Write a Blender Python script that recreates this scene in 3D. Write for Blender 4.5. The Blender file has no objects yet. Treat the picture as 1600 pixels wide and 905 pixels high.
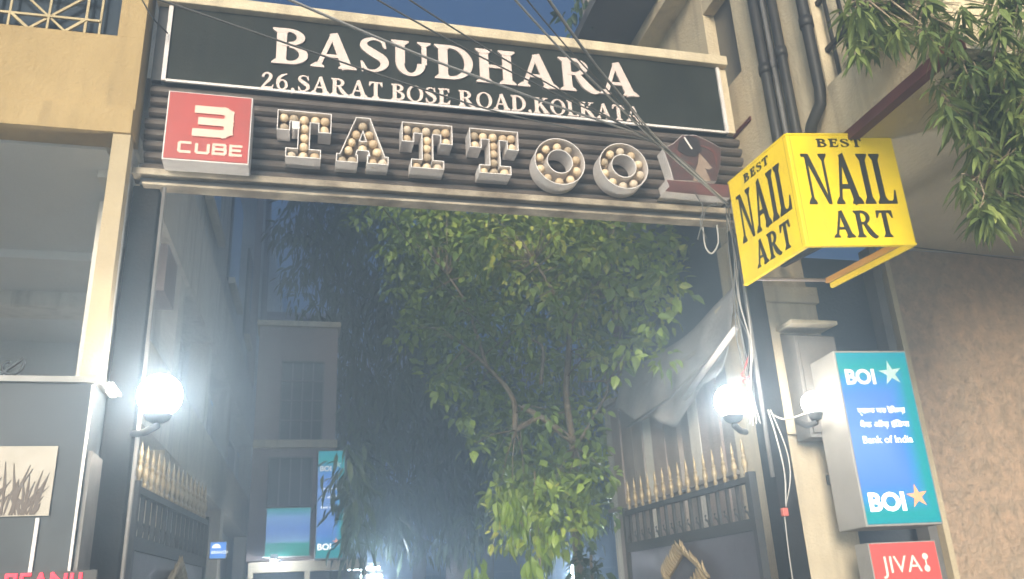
import bpy, bmesh, math, random
from mathutils import Vector, Matrix, Quaternion
random.seed(11)
rnd = random.random
def U(a, b): return a + (b - a) * random.random()

# ------------------------------------------------------------------ camera, light, exposure
sc = bpy.context.scene
COL = sc.collection
CAM = Vector((0, 0, 1.55)); FPX = 1318.14
RIGHT = Vector((0.96992522, -0.23853964, -0.04841387))
DOWN = Vector((0.04038781, 0.3538705, -0.93442201))
FWD = Vector((0.24002893, 0.90436415, 0.35286202))
cd = bpy.data.cameras.new('camera'); cam = bpy.data.objects.new('camera', cd); COL.objects.link(cam)
cd.sensor_width = 36; cd.lens = 36 * FPX / 1600; cd.clip_start = .05; cd.clip_end = 500
m = Matrix((RIGHT, -DOWN, -FWD)).transposed().to_4x4(); m.translation = CAM
cam.matrix_world = m; sc.camera = cam

SUN_EL, SUN_AZ = math.radians(15), math.radians(203)   # low sun standing in for street lamps behind and left of the camera
sdir = Vector((math.sin(SUN_AZ) * math.cos(SUN_EL), math.cos(SUN_AZ) * math.cos(SUN_EL), math.sin(SUN_EL)))
wd = bpy.data.worlds.new('World'); sc.world = wd; wd.use_nodes = True
wn = wd.node_tree.nodes; wl = wd.node_tree.links
sky = wn.new('ShaderNodeTexSky'); sky.sky_type = 'NISHITA'; sky.sun_disc = False
sky.sun_elevation = SUN_EL; sky.sun_rotation = SUN_AZ; sky.ozone_density = 6; sky.air_density = 1.2; sky.dust_density = .3
bg = wn['Background']; bg.inputs['Strength'].default_value = .046
wl.new(sky.outputs[0], bg.inputs[0])
sd = bpy.data.lights.new('sun', 'SUN'); sd.energy = 5.0; sd.angle = math.radians(22); sd.color = (1, .84, .64)
sun = bpy.data.objects.new('sun', sd); COL.objects.link(sun)
sun.rotation_euler = (-sdir).to_track_quat('-Z', 'Y').to_euler(); sun.location = (-3, -6, 9)
vs = sc.view_settings; vs.view_transform = 'Standard'; vs.look = 'None'; vs.exposure = 1.9; vs.gamma = 1; vs.use_curve_mapping = False
sc.cycles.use_denoising = True; sc.cycles.max_bounces = 6; sc.cycles.volume_bounces = 0
sc.cycles.sample_clamp_indirect = 4; sc.cycles.caustics_reflective = False; sc.cycles.caustics_refractive = False

# ------------------------------------------------------------------ pixel -> place
def ray(x, y): return RIGHT * ((x - 800) / FPX) + DOWN * ((y - 452.5) / FPX) + FWD
def onY(x, y, Y): d = ray(x, y); return CAM + d * (Y / d.y)
def onX(x, y, X): d = ray(x, y); return CAM + d * (X / d.x)
def onZ(x, y, Z): d = ray(x, y); return CAM + d * ((Z - 1.55) / d.z)

# ------------------------------------------------------------------ materials
MATS = {}
def mat(name, col, rough=.7, metal=0, var=None, scale=6, bump=0, bscale=60, emis=None, estr=0, streak=None, spec=.4, detail=5):
    if name in MATS: return MATS[name]
    M = bpy.data.materials.new(name); M.use_nodes = True
    nt = M.node_tree; N = nt.nodes; L = nt.links; b = N['Principled BSDF']
    b.inputs['Roughness'].default_value = rough; b.inputs['Metallic'].default_value = metal
    b.inputs['Specular IOR Level'].default_value = spec
    c4 = (*col, 1); b.inputs['Base Color'].default_value = c4
    tc = N.new('ShaderNodeTexCoord')
    src = None
    if var:
        nz = N.new('ShaderNodeTexNoise'); nz.inputs['Scale'].default_value = scale; nz.inputs['Detail'].default_value = detail
        nz.inputs['Roughness'].default_value = .65
        L.new(tc.outputs['Object'], nz.inputs['Vector'])
        rp = N.new('ShaderNodeValToRGB'); rp.color_ramp.elements[0].position = .33; rp.color_ramp.elements[1].position = .68
        rp.color_ramp.elements[0].color = (*var, 1); rp.color_ramp.elements[1].color = c4
        L.new(nz.outputs['Fac'], rp.inputs['Fac']); src = rp.outputs[0]
        rr = N.new('ShaderNodeMapRange'); rr.inputs['To Min'].default_value = min(1, rough + .12); rr.inputs['To Max'].default_value = max(.05, rough - .1)
        L.new(nz.outputs['Fac'], rr.inputs['Value']); L.new(rr.outputs[0], b.inputs['Roughness'])
    if streak:                                                       # rain streaks running down the wall
        mp = N.new('ShaderNodeMapping'); mp.inputs['Scale'].default_value = (7, 7, .45); L.new(tc.outputs['Object'], mp.inputs['Vector'])
        n2 = N.new('ShaderNodeTexNoise'); n2.inputs['Scale'].default_value = 1.6; n2.inputs['Detail'].default_value = 6; L.new(mp.outputs[0], n2.inputs['Vector'])
        r2 = N.new('ShaderNodeValToRGB'); r2.color_ramp.elements[0].position = .5; r2.color_ramp.elements[1].position = .72
        r2.color_ramp.elements[0].color = (0, 0, 0, 1); r2.color_ramp.elements[1].color = (.75, .75, .75, 1); L.new(n2.outputs['Fac'], r2.inputs['Fac'])
        mx = N.new('ShaderNodeMix'); mx.data_type = 'RGBA'; mx.inputs[7].default_value = (*streak, 1)
        if src: L.new(src, mx.inputs[6])
        else: mx.inputs[6].default_value = c4
        L.new(r2.outputs[0], mx.inputs[0]); src = mx.outputs[2]
    if src: L.new(src, b.inputs['Base Color'])
    if bump:
        nb = N.new('ShaderNodeTexNoise'); nb.inputs['Scale'].default_value = bscale; nb.inputs['Detail'].default_value = 6
        L.new(tc.outputs['Object'], nb.inputs['Vector'])
        bp = N.new('ShaderNodeBump'); bp.inputs['Strength'].default_value = bump; bp.inputs['Distance'].default_value = .046
        L.new(nb.outputs['Fac'], bp.inputs['Height']); L.new(bp.outputs[0], b.inputs['Normal'])
    if emis:
        b.inputs['Emission Color'].default_value = (*emis, 1); b.inputs['Emission Strength'].default_value = estr
    MATS[name] = M; return M

def mat_leaf(name, dark, light, young, trans=.35):
    M = bpy.data.materials.new(name); M.use_nodes = True
    nt = M.node_tree; N = nt.nodes; L = nt.links; b = N['Principled BSDF']; out = N['Material Output']
    at = N.new('ShaderNodeAttribute'); at.attribute_name = 'tint'
    oi = N.new('ShaderNodeObjectInfo')
    ad = N.new('ShaderNodeMath'); ad.operation = 'ADD'; L.new(at.outputs['Fac'], ad.inputs[0])
    ml = N.new('ShaderNodeMath'); ml.operation = 'MULTIPLY'; ml.inputs[1].default_value = .35; L.new(oi.outputs['Random'], ml.inputs[0]); L.new(ml.outputs[0], ad.inputs[1])
    rp = N.new('ShaderNodeValToRGB'); e = rp.color_ramp.elements
    e[0].position = .1; e[0].color = (*dark, 1); e[1].position = .75; e[1].color = (*light, 1)
    x = e.new(1.0); x.color = (*young, 1); L.new(ad.outputs[0], rp.inputs['Fac']); L.new(rp.outputs[0], b.inputs['Base Color'])
    b.inputs['Roughness'].default_value = .42; b.inputs['Specular IOR Level'].default_value = .5
    tr = N.new('ShaderNodeBsdfTranslucent'); L.new(rp.outputs[0], tr.inputs['Color'])
    ms = N.new('ShaderNodeMixShader'); ms.inputs[0].default_value = trans; L.new(b.outputs[0], ms.inputs[1]); L.new(tr.outputs[0], ms.inputs[2])
    L.new(ms.outputs[0], out.inputs['Surface']); return M

def mat_lightbox(name, stops, axis, estr, noise=.12):
    """a backlit print: colour runs along the face (x = across, z = up in face space 0..1)"""
    M = bpy.data.materials.new(name); M.use_nodes = True
    nt = M.node_tree; N = nt.nodes; L = nt.links; b = N['Principled BSDF']
    tc = N.new('ShaderNodeTexCoord'); sx = N.new('ShaderNodeSeparateXYZ'); L.new(tc.outputs['Generated'], sx.inputs[0])
    nz = N.new('ShaderNodeTexNoise'); nz.inputs['Scale'].default_value = 4; nz.inputs['Detail'].default_value = 8; L.new(tc.outputs['Generated'], nz.inputs['Vector'])
    def math_(op, a, bb):
        n = N.new('ShaderNodeMath'); n.operation = op
        for i, v in enumerate((a, bb)):
            if isinstance(v, (int, float)): n.inputs[i].default_value = v
            else: L.new(v, n.inputs[i])
        return n.outputs[0]
    if axis == 'z': f = sx.outputs['Z']
    else:                                                            # blue middle, teal round the right, top and bottom
        u = sx.outputs['X']; v = sx.outputs['Z']
        dv = math_('ABSOLUTE', math_('SUBTRACT', v, .48), 0); dv = math_('MULTIPLY', dv, 2.0)
        du = math_('MAXIMUM', math_('SUBTRACT', u, .42), 0); du = math_('MULTIPLY', du, 1.55)
        f = math_('MAXIMUM', math_('POWER', dv, 1.5), du)
    f = math_('ADD', f, math_('MULTIPLY', math_('SUBTRACT', nz.outputs['Fac'], .5), noise))
    rp = N.new('ShaderNodeValToRGB'); e = rp.color_ramp.elements
    while len(e) > 1: e.remove(e[-1])
    e[0].position = stops[0][0]; e[0].color = (*stops[0][1], 1)
    for p, c in stops[1:]: k = e.new(p); k.color = (*c, 1)
    L.new(f, rp.inputs['Fac']); dk_ = N.new('ShaderNodeMix'); dk_.data_type = 'RGBA'; dk_.inputs[0].default_value = .75; dk_.inputs[7].default_value = (0, 0, 0, 1); L.new(rp.outputs[0], dk_.inputs[6])
    L.new(dk_.outputs[2], b.inputs['Base Color']); L.new(rp.outputs[0], b.inputs['Emission Color'])
    b.inputs['Emission Strength'].default_value = estr; b.inputs['Roughness'].default_value = .3
    return M

ochre = mat('ochre_plaster', (.47, .335, .155), .85, var=(.39, .275, .125), scale=2.2, bump=.25, bscale=45, streak=(.30, .21, .10))
cream = mat('cream_plaster', (.72, .61, .42), .85, var=(.6, .5, .34), scale=3, bump=.25, bscale=50, streak=(.38, .31, .21))
creamlt = mat('pale_plaster', (.70, .62, .47), .85, var=(.58, .5, .37), scale=4, bump=.2, bscale=50, streak=(.42, .37, .28))
soffitm = mat('grey_white_ceiling', (.80, .80, .78), .85, var=(.72, .71, .68), scale=1.6, bump=.15, bscale=35)
soffity = mat('stained_soffit', (.78, .71, .54), .9, var=(.62, .55, .41), scale=1.7, bump=.25, bscale=30, detail=8)
wingm = mat('wing_plaster', (.80, .77, .70), .85, var=(.7, .66, .6), scale=2.5, bump=.2, bscale=40, streak=(.36, .34, .3))
darkwall = mat('blue_grey_wall_and_shade', (.10, .125, .16), .7, var=(.07, .09, .115), scale=3, bump=.15, bscale=40)  # shade and blue veil painted in for the side wall and recess
pinkwall = mat('pinkish_plaster', (.42, .35, .33), .85, var=(.34, .28, .27), scale=2, bump=.2)
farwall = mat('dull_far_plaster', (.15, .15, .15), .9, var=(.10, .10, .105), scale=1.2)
stone = mat('granite_cladding', (.66, .46, .32), .6, var=(.34, .27, .20), scale=11, bump=.5, bscale=22, detail=15)
def speckle(M):
    N = M.node_tree.nodes; L = M.node_tree.links; b = N['Principled BSDF']; src = b.inputs['Base Color'].links[0].from_socket; tc = N.new('ShaderNodeTexCoord')
    for sc_, c, lo, hi in ((1.3, (.44, .39, .31, 1), .52, .70), (38, (.13, .115, .10, 1), .56, .66), (24, (.66, .53, .42, 1), .60, .72)):
        n = N.new('ShaderNodeTexNoise'); n.inputs['Scale'].default_value = sc_; n.inputs['Detail'].default_value = 8; n.inputs['Roughness'].default_value = .7; L.new(tc.outputs['Object'], n.inputs['Vector'])
        r = N.new('ShaderNodeMapRange'); r.inputs['From Min'].default_value = lo; r.inputs['From Max'].default_value = hi; r.inputs['To Max'].default_value = .7; L.new(n.outputs['Fac'], r.inputs['Value'])
        x = N.new('ShaderNodeMix'); x.data_type = 'RGBA'; x.inputs[7].default_value = c; L.new(r.outputs[0], x.inputs[0]); L.new(src, x.inputs[6]); src = x.outputs[2]
    L.new(src, b.inputs['Base Color'])
speckle(stone)
maroon = mat('maroon_paint', (.14, .035, .03), .6, var=(.10, .025, .02), scale=8)
black = mat('black_board', (.014, .017, .014), .75, var=(.030, .034, .027), scale=3, bump=.08, spec=.2, streak=(.035, .036, .03))
whitepl = mat('white_acrylic_letter', (.74, .62, .56), .5, var=(.66, .54, .48), scale=9)
whitemetal = mat('white_painted_metal', (.78, .74, .71), .45, var=(.66, .61, .58), scale=7)
steel = mat('dark_steel', (.04, .045, .05), .6, .2, var=(.06, .06, .06), scale=10, bump=.1)
postm = mat('matt_black_paint', (.016, .018, .02), .95, var=(.028, .028, .028), scale=8, spec=.04, bump=.1)
dsteel = mat('black_pipe', (.022, .022, .022), .5, var=(.04, .038, .035), scale=8)
greypipe = mat('grey_pipe', (.22, .21, .2), .55, var=(.15, .145, .14), scale=9)
slatm = mat('brown_grey_slat', (.145, .118, .10), .5, .15, var=(.085, .07, .062), scale=7, bump=.12, streak=(.06, .05, .045))
rust = mat('rusted_cream_flange', (.52, .45, .34), .7, var=(.15, .115, .08), scale=5, bump=.2, bscale=40)
gold = mat('gold_paint', (.42, .33, .19), .45, .25, var=(.25, .19, .11), scale=14)
panelm = mat('gate_sheet', (.125, .12, .145), .45, .3, var=(.085, .085, .10), scale=3, bump=.08, bscale=20)
redface = mat('red_sign_face', (.44, .045, .035), .45, var=(.34, .06, .05), scale=3, emis=(.6, .03, .02), estr=.02)
redtext = mat('pink_white_print', (.80, .55, .44), .5)
yellow = mat('yellow_acrylic', (.80, .60, .006), .38, var=(.70, .48, .006), scale=3, streak=(.62, .44, .02), emis=(1, .74, .0), estr=.09)
yellowin = mat('yellow_orange_inside', (.62, .32, .05), .5)
inkm = mat('black_print', (.015, .015, .008), .5)
bulbm = mat('frosted_bulb', (.76, .60, .40), .3, spec=.5)
chanin = mat('channel_back', (.42, .33, .24), .6, var=(.33, .25, .18), scale=12)
globem = mat('lit_globe', (1, .95, .88), .3, emis=(1, .92, .80), estr=41)
lampcap = mat('lamp_cap', (.06, .06, .06), .5)
boiside = mat('grey_sign_case', (.36, .35, .33), .6, var=(.28, .27, .25), scale=5)
boiprint = mat('lit_white_print', (.9, .9, .9), .5, emis=(1, .97, .92), estr=.55)
boigrey = mat('lit_grey_print', (.6, .6, .6), .5, emis=(.75, .72, .68), estr=.30)
stargrey = mat('faded_star', (.45, .6, .55), .5, emis=(.42, .60, .54), estr=.2)
starred = mat('orange_star', (.8, .3, .15), .5, emis=(.9, .32, .16), estr=.35)
jivared = mat('red_light_box', (.6, .08, .07), .5, emis=(.85, .08, .07), estr=.15)
jivatx = mat('pale_red_print', (.9, .6, .5), .5, emis=(1, .50, .40), estr=.3)
neon = mat('red_neon', (.4, .01, .02), .5, emis=(1, .02, .05), estr=.9)
tubem = mat('tube_light', (1, 1, 1), .3, emis=(.88, .94, 1), estr=170)
cordw = mat('pale_cable', (.36, .35, .33), .6)
cordg = mat('grey_cable', (.12, .12, .115), .6)
cordb = mat('black_cable', (.02, .02, .02), .6)
redcord = mat('red_string', (.6, .06, .05), .7)
glassd = mat('dark_window_glass', (.02, .025, .03), .12, spec=.6)
grillm = mat('yellowish_grille', (.55, .44, .24), .6, var=(.42, .33, .18), scale=10)
kioskm = mat('slate_shop_panel', (.055, .066, .074), .6, var=(.042, .05, .056), scale=3)
bark = mat('pale_bark', (.42, .34, .23), .9, var=(.17, .13, .09), scale=14, bump=.6, bscale=25)
barkd = mat('grey_bark', (.17, .155, .15), .9, var=(.10, .09, .085), scale=9, bump=.6, bscale=18)
asphalt = mat('asphalt', (.16, .155, .145), .9, var=(.12, .115, .11), scale=4, bump=.3)
paving = mat('courtyard_concrete', (.26, .25, .235), .9, var=(.2, .19, .18), scale=3, bump=.2)
boiface = mat_lightbox('bank_light_print', [(0, (.22, .46, 1)), (.38, (.13, .36, 1)), (.58, (.06, .42, .85)), (.78, (.0, .50, .50)), (1, (.0, .44, .55))], 'c', .26)
scrface = mat_lightbox('blue_green_print', [(0, (.0, .33, .25)), (.24, (.0, .42, .33)), (.32, (.25, .48, .85)), (.55, (.12, .30, .82)), (.8, (.25, .50, .95)), (.98, (.02, .40, .42))], 'z', .26, .08)
leafnear = mat_leaf('near_leaf', (.05, .085, .03), (.21, .27, .08), (.40, .44, .13), .3)
leafmid = mat_leaf('mid_leaf', (.07, .14, .025), (.31, .43, .065), (.62, .64, .11), .12)
leafdark = mat_leaf('dark_leaf', (.03, .062, .036), (.11, .18, .09), (.24, .32, .14), .3)
leaflime = mat_leaf('lime_leaf', (.12, .22, .02), (.30, .44, .04), (.5, .6, .09), .45)

# ------------------------------------------------------------------ builders
class MB:
    def __init__(s): s.v = []; s.f = []
    def add(s, vs_, fs): o = len(s.v); s.v += [tuple(p) for p in vs_]; s.f += [tuple(i + o for i in f) for f in fs]; return s
    def box(s, x0, x1, y0, y1, z0, z1):
        return s.add([(x0, y0, z0), (x1, y0, z0), (x1, y1, z0), (x0, y1, z0), (x0, y0, z1), (x1, y0, z1), (x1, y1, z1), (x0, y1, z1)],
                     [(3, 2, 1, 0), (4, 5, 6, 7), (0, 1, 5, 4), (1, 2, 6, 5), (2, 3, 7, 6), (3, 0, 4, 7)])
    def prism(s, quad, z0, z1):                                      # plan outline, counter-clockwise
        n = len(quad)
        return s.add([(x, y, z0) for x, y in quad] + [(x, y, z1) for x, y in quad],
                     [tuple(range(n))[::-1], tuple(range(n, 2 * n))] + [(i, (i + 1) % n, n + (i + 1) % n, n + i) for i in range(n)])
    def tube(s, pts, r, n=8, r2=None):
        pts = [Vector(p) for p in pts]; k = len(pts); vs_ = []; fs = []; ref = Vector((.31, .17, .93))
        for i, p in enumerate(pts):
            t = (pts[min(i + 1, k - 1)] - pts[max(i - 1, 0)]).normalized()
            a = t.cross(ref);  a = a.normalized() if a.length > 1e-3 else t.cross(Vector((1, 0, 0))).normalized()
            b = t.cross(a); ri = r[i] if isinstance(r, (list, tuple)) else (r if r2 is None else r + (r2 - r) * i / max(1, k - 1))
            vs_ += [p + (a * math.cos(2 * math.pi * j / n) + b * math.sin(2 * math.pi * j / n)) * ri for j in range(n)]
        for i in range(k - 1):
            for j in range(n): fs.append((i * n + j, i * n + (j + 1) % n, (i + 1) * n + (j + 1) % n, (i + 1) * n + j))
        fs += [tuple(range(n))[::-1], tuple(range((k - 1) * n, k * n))]
        return s.add(vs_, fs)
    def lathe(s, prof, c, n=16):                                     # (radius, z) profile about a vertical axis
        vs_ = []; fs = []; k = len(prof)
        for r, z in prof: vs_ += [(c[0] + r * math.cos(2 * math.pi * j / n), c[1] + r * math.sin(2 * math.pi * j / n), c[2] + z) for j in range(n)]
        for i in range(k - 1):
            for j in range(n): fs.append((i * n + j, i * n + (j + 1) % n, (i + 1) * n + (j + 1) % n, (i + 1) * n + j))
        fs += [tuple(range(n))[::-1], tuple(range((k - 1) * n, k * n))]
        return s.add(vs_, fs)
    def bar(s, a, b, w, h):                                          # rectangular bar between two points
        a = Vector(a); b = Vector(b); t = (b - a).normalized(); ref = Vector((0, 0, 1)) if abs(t.z) < .9 else Vector((0, 1, 0))
        u = t.cross(ref).normalized() * (w / 2); v = u.cross(t).normalized() * (h / 2)
        P = [p + su * u + sv * v for p in (a, b) for su, sv in ((-1, -1), (1, -1), (1, 1), (-1, 1))]
        return s.add(P, [(3, 2, 1, 0), (4, 5, 6, 7), (0, 1, 5, 4), (1, 2, 6, 5), (2, 3, 7, 6), (3, 0, 4, 7)])
    def flat(s, poly, d, lift=0):                                    # outline in (x, z), extruded from y = -lift to y = -d (towards -y)
        n = len(poly)
        a = sum(poly[i][0] * poly[(i + 1) % n][1] - poly[(i + 1) % n][0] * poly[i][1] for i in range(n))
        if a < 0: poly = poly[::-1]
        return s.add([(x, -d, z) for x, z in poly] + [(x, -lift, z) for x, z in poly],
                     [tuple(range(n)), tuple(range(n, 2 * n))[::-1]] + [(i, i + n, (i + 1) % n + n, (i + 1) % n) for i in range(n)])
    def mesh(s, name):
        me = bpy.data.meshes.new(name); me.from_pydata(s.v, [], s.f); me.update(); return me
    def build(s, name, m_, parent=None, smooth=False, bevel=0):
        me = s.mesh(name); me.materials.append(m_)
        if smooth: me.polygons.foreach_set('use_smooth', [True] * len(me.polygons))
        o = bpy.data.objects.new(name, me); COL.objects.link(o)
        if parent: o.parent = parent
        if bevel:
            b = o.modifiers.new('bevel', 'BEVEL'); b.width = bevel; b.segments = 2; b.limit_method = 'ANGLE'
        return o
def tag(o, label, cat, group=None, kind=None):
    if label: o['label'] = label
    if cat: o['category'] = cat
    if group: o['group'] = group
    if kind: o['kind'] = kind
    return o
def thing(name, label, cat, loc=(0, 0, 0), rz=0, group=None):
    o = bpy.data.objects.new(name, None); COL.objects.link(o); o.location = loc; o.rotation_euler = (0, 0, rz)
    return tag(o, label, cat, group)
def inst(name, me, parent, mw=None):
    o = bpy.data.objects.new(name, me); COL.objects.link(o); o.parent = parent
    if mw is not None: o.matrix_local = mw
    return o
def bez(pts, n=14):                                                  # smooth line through points (Catmull-Rom)
    P = [Vector(p) for p in pts]; P = [P[0] * 2 - P[1]] + P + [P[-1] * 2 - P[-2]]; out = []
    for i in range(1, len(P) - 2):
        for k in range(n):
            t = k / n; a, b, c, d = P[i - 1:i + 3]
            out.append(.5 * (2 * b + (c - a) * t + (2 * a - 5 * b + 4 * c - d) * t * t + (3 * b - a - 3 * c + d) * t ** 3))
    return out + [P[-2]]

# ------------------------------------------------------------------ serif lettering, cap height 1
def strip(pts, ws):
    L_ = []; R_ = []; n = len(pts)
    for i, (x, y) in enumerate(pts):
        a = pts[max(0, i - 1)]; b = pts[min(n - 1, i + 1)]; dx, dy = b[0] - a[0], b[1] - a[1]; l = math.hypot(dx, dy) or 1
        w = (ws[i] if isinstance(ws, (list, tuple)) else ws) / 2; L_.append((x - dy / l * w, y + dx / l * w)); R_.append((x + dy / l * w, y - dx / l * w))
    return L_ + R_[::-1]
def curve2(pts, ws, n=7):
    q = bez([(x, y, w) for (x, y), w in zip(pts, ws)], n); return strip([(p.x, p.y) for p in q], [p.z for p in q])
def arc(cx, cy, ro, so, ri, si, a0, a1, n=14):                       # half-ring, outer radii (ro,so), inner (ri,si)
    A = [math.radians(a0 + (a1 - a0) * i / n) for i in range(n + 1)]
    return [(cx + ro * math.cos(a), cy + so * math.sin(a)) for a in A] + [(cx + ri * math.cos(a), cy + si * math.sin(a)) for a in reversed(A)]
def serif_letter(ch, w=.205, t=.088):
    h = .055
    def rect(a, b, c, d): return [(a, c), (b, c), (b, d), (a, d)]
    def sf(x, y, hw, sw=None):                                       # bracketed serif at a stem end
        sw = (w if sw is None else sw) / 2; u = 1 if y < .5 else -1
        return [(x - hw, y), (x + hw, y), (x + hw, y + u * h * .7), (x + sw, y + u * .13), (x - sw, y + u * .13), (x - hw, y + u * h * .7)]
    def stem(x, sw=None, y0=0, y1=1): sw = w if sw is None else sw; return rect(x - sw / 2, x + sw / 2, y0, y1)
    S = .19
    if ch == 'I': return [stem(.2), sf(.2, 0, S), sf(.2, 1, S)], .40
    if ch == 'H': return [stem(.2), stem(.72), rect(.2, .72, .46, .46 + t), sf(.2, 0, S), sf(.2, 1, S), sf(.72, 0, S), sf(.72, 1, S)], .92
    if ch == 'L': return [stem(.2), sf(.2, 1, S), rect(.01, .68, 0, h), [(.52, h), (.68, 0), (.70, .27), (.66, .27), (.58, .1)], sf(.2, 0, S)], .70
    if ch == 'E': return [stem(.2), sf(.2, 0, S), sf(.2, 1, S), rect(.2, .64, 0, t), rect(.2, .62, 1 - t, 1), rect(.2, .5, .48, .48 + t),
                          [(.5, t), (.64, 0), (.68, .26), (.635, .26)], [(.5, 1 - t), (.62, 1), (.64, .75), (.60, .75)], [(.47, .52), (.5, .38), (.52, .38), (.52, .66), (.5, .66)]], .70
    if ch == 'T': return [stem(.38), sf(.38, 0, .2), rect(.03, .73, 1 - t, 1), [(.03, 1), (.17, 1 - t), (.06, .72), (.01, .72)], [(.73, 1), (.59, 1 - t), (.70, .72), (.75, .72)]], .76
    if ch == 'A': return [strip([(.14, .02), (.44, .97)], t + .01), strip([(.45, 1.0), (.75, .0)], [w * .85, w * 1.1]), rect(.22, .62, .30, .30 + t), sf(.13, 0, .14, t), sf(.75, 0, .19)], .93
    if ch == 'N': return [stem(.17, t), stem(.77, t), [(.08, 1), (.27, 1), (.81, 0), (.70, 0)], sf(.15, 0, .14, t), sf(.77, 1, .14, t), rect(.0, .2, 1 - h, 1)], .93
    if ch == 'O': return [arc(.46, .5, .45, .515, .27, .45, 90, 270, 18), arc(.46, .5, .45, .515, .27, .45, -90, 90, 18)], .92
    if ch == 'D': return [stem(.2), sf(.2, 0, S), sf(.2, 1, S), arc(.36, .5, .50, .5, .31, .5 - t, -90, 90, 18), rect(.2, .37, 0, t), rect(.2, .37, 1 - t, 1)], .88
    if ch == 'B': return [stem(.2), sf(.2, 0, S), sf(.2, 1, S), arc(.36, .275, .38, .275, .20, .275 - t, -90, 90), arc(.34, .765, .33, .235, .16, .235 - t, -90, 90),
                          rect(.2, .37, 0, t), rect(.2, .37, 1 - t, 1), rect(.2, .37, .50, .50 + t)], .77
    if ch == 'R': return [stem(.2), sf(.2, 0, S), sf(.2, 1, S), arc(.36, .74, .35, .26, .17, .26 - t, -90, 90), rect(.2, .37, 1 - t, 1), rect(.2, .37, .48, .48 + t),
                          curve2([(.44, .50), (.62, .2), (.80, .03), (.93, .025)], [.13, .20, .15, .05])], .92
    if ch == 'K': return [stem(.2), sf(.2, 0, S), sf(.2, 1, S), strip([(.28, .42), (.70, .97)], t + .01), rect(.55, .86, 1 - h, 1), strip([(.38, .60), (.76, .02)], [w * .8, w * 1.15]), rect(.58, .93, 0, h)], .92
    if ch == 'U': return [stem(.2, None, .34, 1), stem(.72, t + .02, .34, 1), arc(.425, .36, .32, .375, .14, .375 - t, 180, 360, 16), sf(.2, 1, S), sf(.72, 1, .15, t), ], .90
    if ch == 'S': return [curve2([(.55, .74), (.50, .90), (.32, .965), (.15, .88), (.13, .72), (.32, .55), (.52, .40), (.55, .22), (.40, .06), (.20, .05), (.09, .26)],
                                 [.05, .06, .075, .12, .17, .21, .20, .16, .08, .07, .05]), strip([(.575, .70), (.545, .99)], [.05, .03]), strip([(.075, .30), (.10, .0)], [.05, .03])], .66
    if ch == '2': return [curve2([(.08, .68), (.16, .87), (.33, .94), (.48, .80), (.43, .58), (.22, .28), (.07, .07)], [.14, .11, .10, .17, .17, .12, .08]), rect(.03, .60, 0, .12), strip([(.57, .05), (.62, .26)], [.08, .04])], .66
    if ch == '6': return [arc(.34, .31, .29, .32, .14, .25, 90, 270), arc(.34, .31, .29, .32, .14, .25, -90, 90), curve2([(.58, .98), (.30, .84), (.13, .58), (.12, .30)], [.05, .13, .16, .16])], .68
    if ch == ',': return [arc(.13, .08, .09, .09, .001, .001, 0, 360, 12)[:13], curve2([(.19, .08), (.17, -.08), (.06, -.20)], [.08, .07, .02])], .28
    return [], .36
GLYPH = {}
def glyph_mesh(ch, sx, sz, d, m_, lift=.0):
    """one serif letter as a mesh: face towards -y, base line at z = 0"""
    key = (ch, round(sx, 4), round(sz, 4), d, m_.name)
    if key not in GLYPH:
        P, w = serif_letter(ch); b = MB()
        for i, p in enumerate(P): b.flat([(x * sx, y * sz) for x, y in p], d + i * .0005, lift)
        me = b.mesh('letter'); me.materials.append(m_); GLYPH[key] = (me, w * sx)
    return GLYPH[key]
def set_text(text, p0, p1, cap, d, m_, parent, track=.06, space=.34, name='letter'):
    """write from base-line point p0 to p1 (in the parent's x, z); p0, p1 local Vectors"""
    p0 = Vector(p0); p1 = Vector(p1); L_ = (p1 - p0).length
    ws = [serif_letter(c)[1] if c != ' ' else space for c in text]
    tot = sum(ws) + track * (len(text) - 1); sx = L_ / tot; x = 0; u = (p1 - p0).normalized(); ang = math.atan2(u.z, u.x)
    for c, w in zip(text, ws):
        if c != ' ':
            me, _ = glyph_mesh(c, sx, cap, d, m_)
            inst(name, me, parent, Matrix.Translation(p0 + u * x) @ Matrix.Rotation(-ang, 4, 'Y'))
        x += (w + track) * sx
def sans_mesh(text, size, d, m_, bold=0.0, align='LEFT', xs=1.0, shear=0, name='letter'):
    cu = bpy.data.curves.new('text', 'FONT'); cu.body = text; cu.size = size; cu.extrude = d / 2; cu.offset = bold * size; cu.align_x = align; cu.resolution_u = 3
    o = bpy.data.objects.new('text', cu); COL.objects.link(o)
    dg = bpy.context.evaluated_depsgraph_get(); me = bpy.data.meshes.new_from_object(o.evaluated_get(dg))
    bpy.data.objects.remove(o); bpy.data.curves.remove(cu)
    # text lies in xy facing +z: stand it up facing -y
    for v in me.vertices: x, y, z = v.co; v.co = (x * xs, -z, y)
    me.name = name; me.materials.clear(); me.materials.append(m_); me.update(); return me
def fit_mesh(me, w):
    xs = [v.co.x for v in me.vertices]; k = w / (max(xs) - min(xs)); x0 = min(xs)
    for v in me.vertices: v.co.x = (v.co.x - x0) * k
    return me
def seg_mesh(paths, wd_, d, m_, sx=1, sz=1):
    """squared lettering from stroked paths"""
    b = MB(); k = 0
    for p in paths:
        for i in range(len(p) - 1):
            (x0, z0), (x1, z1) = p[i], p[i + 1]; x0 *= sx; x1 *= sx; z0 *= sz; z1 *= sz
            l = math.hypot(x1 - x0, z1 - z0); ux, uz = (x1 - x0) / l, (z1 - z0) / l; e = wd_ / 2
            a = e if i else 0; c = e if i < len(p) - 2 else 0
            q = strip([(x0 - ux * a * .8, z0 - uz * a * .8), (x1 + ux * c * .8, z1 + uz * c * .8)], wd_); b.flat(q, d + k * .0004); k += 1
    me = b.mesh('letter'); me.materials.append(m_); return me

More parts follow.
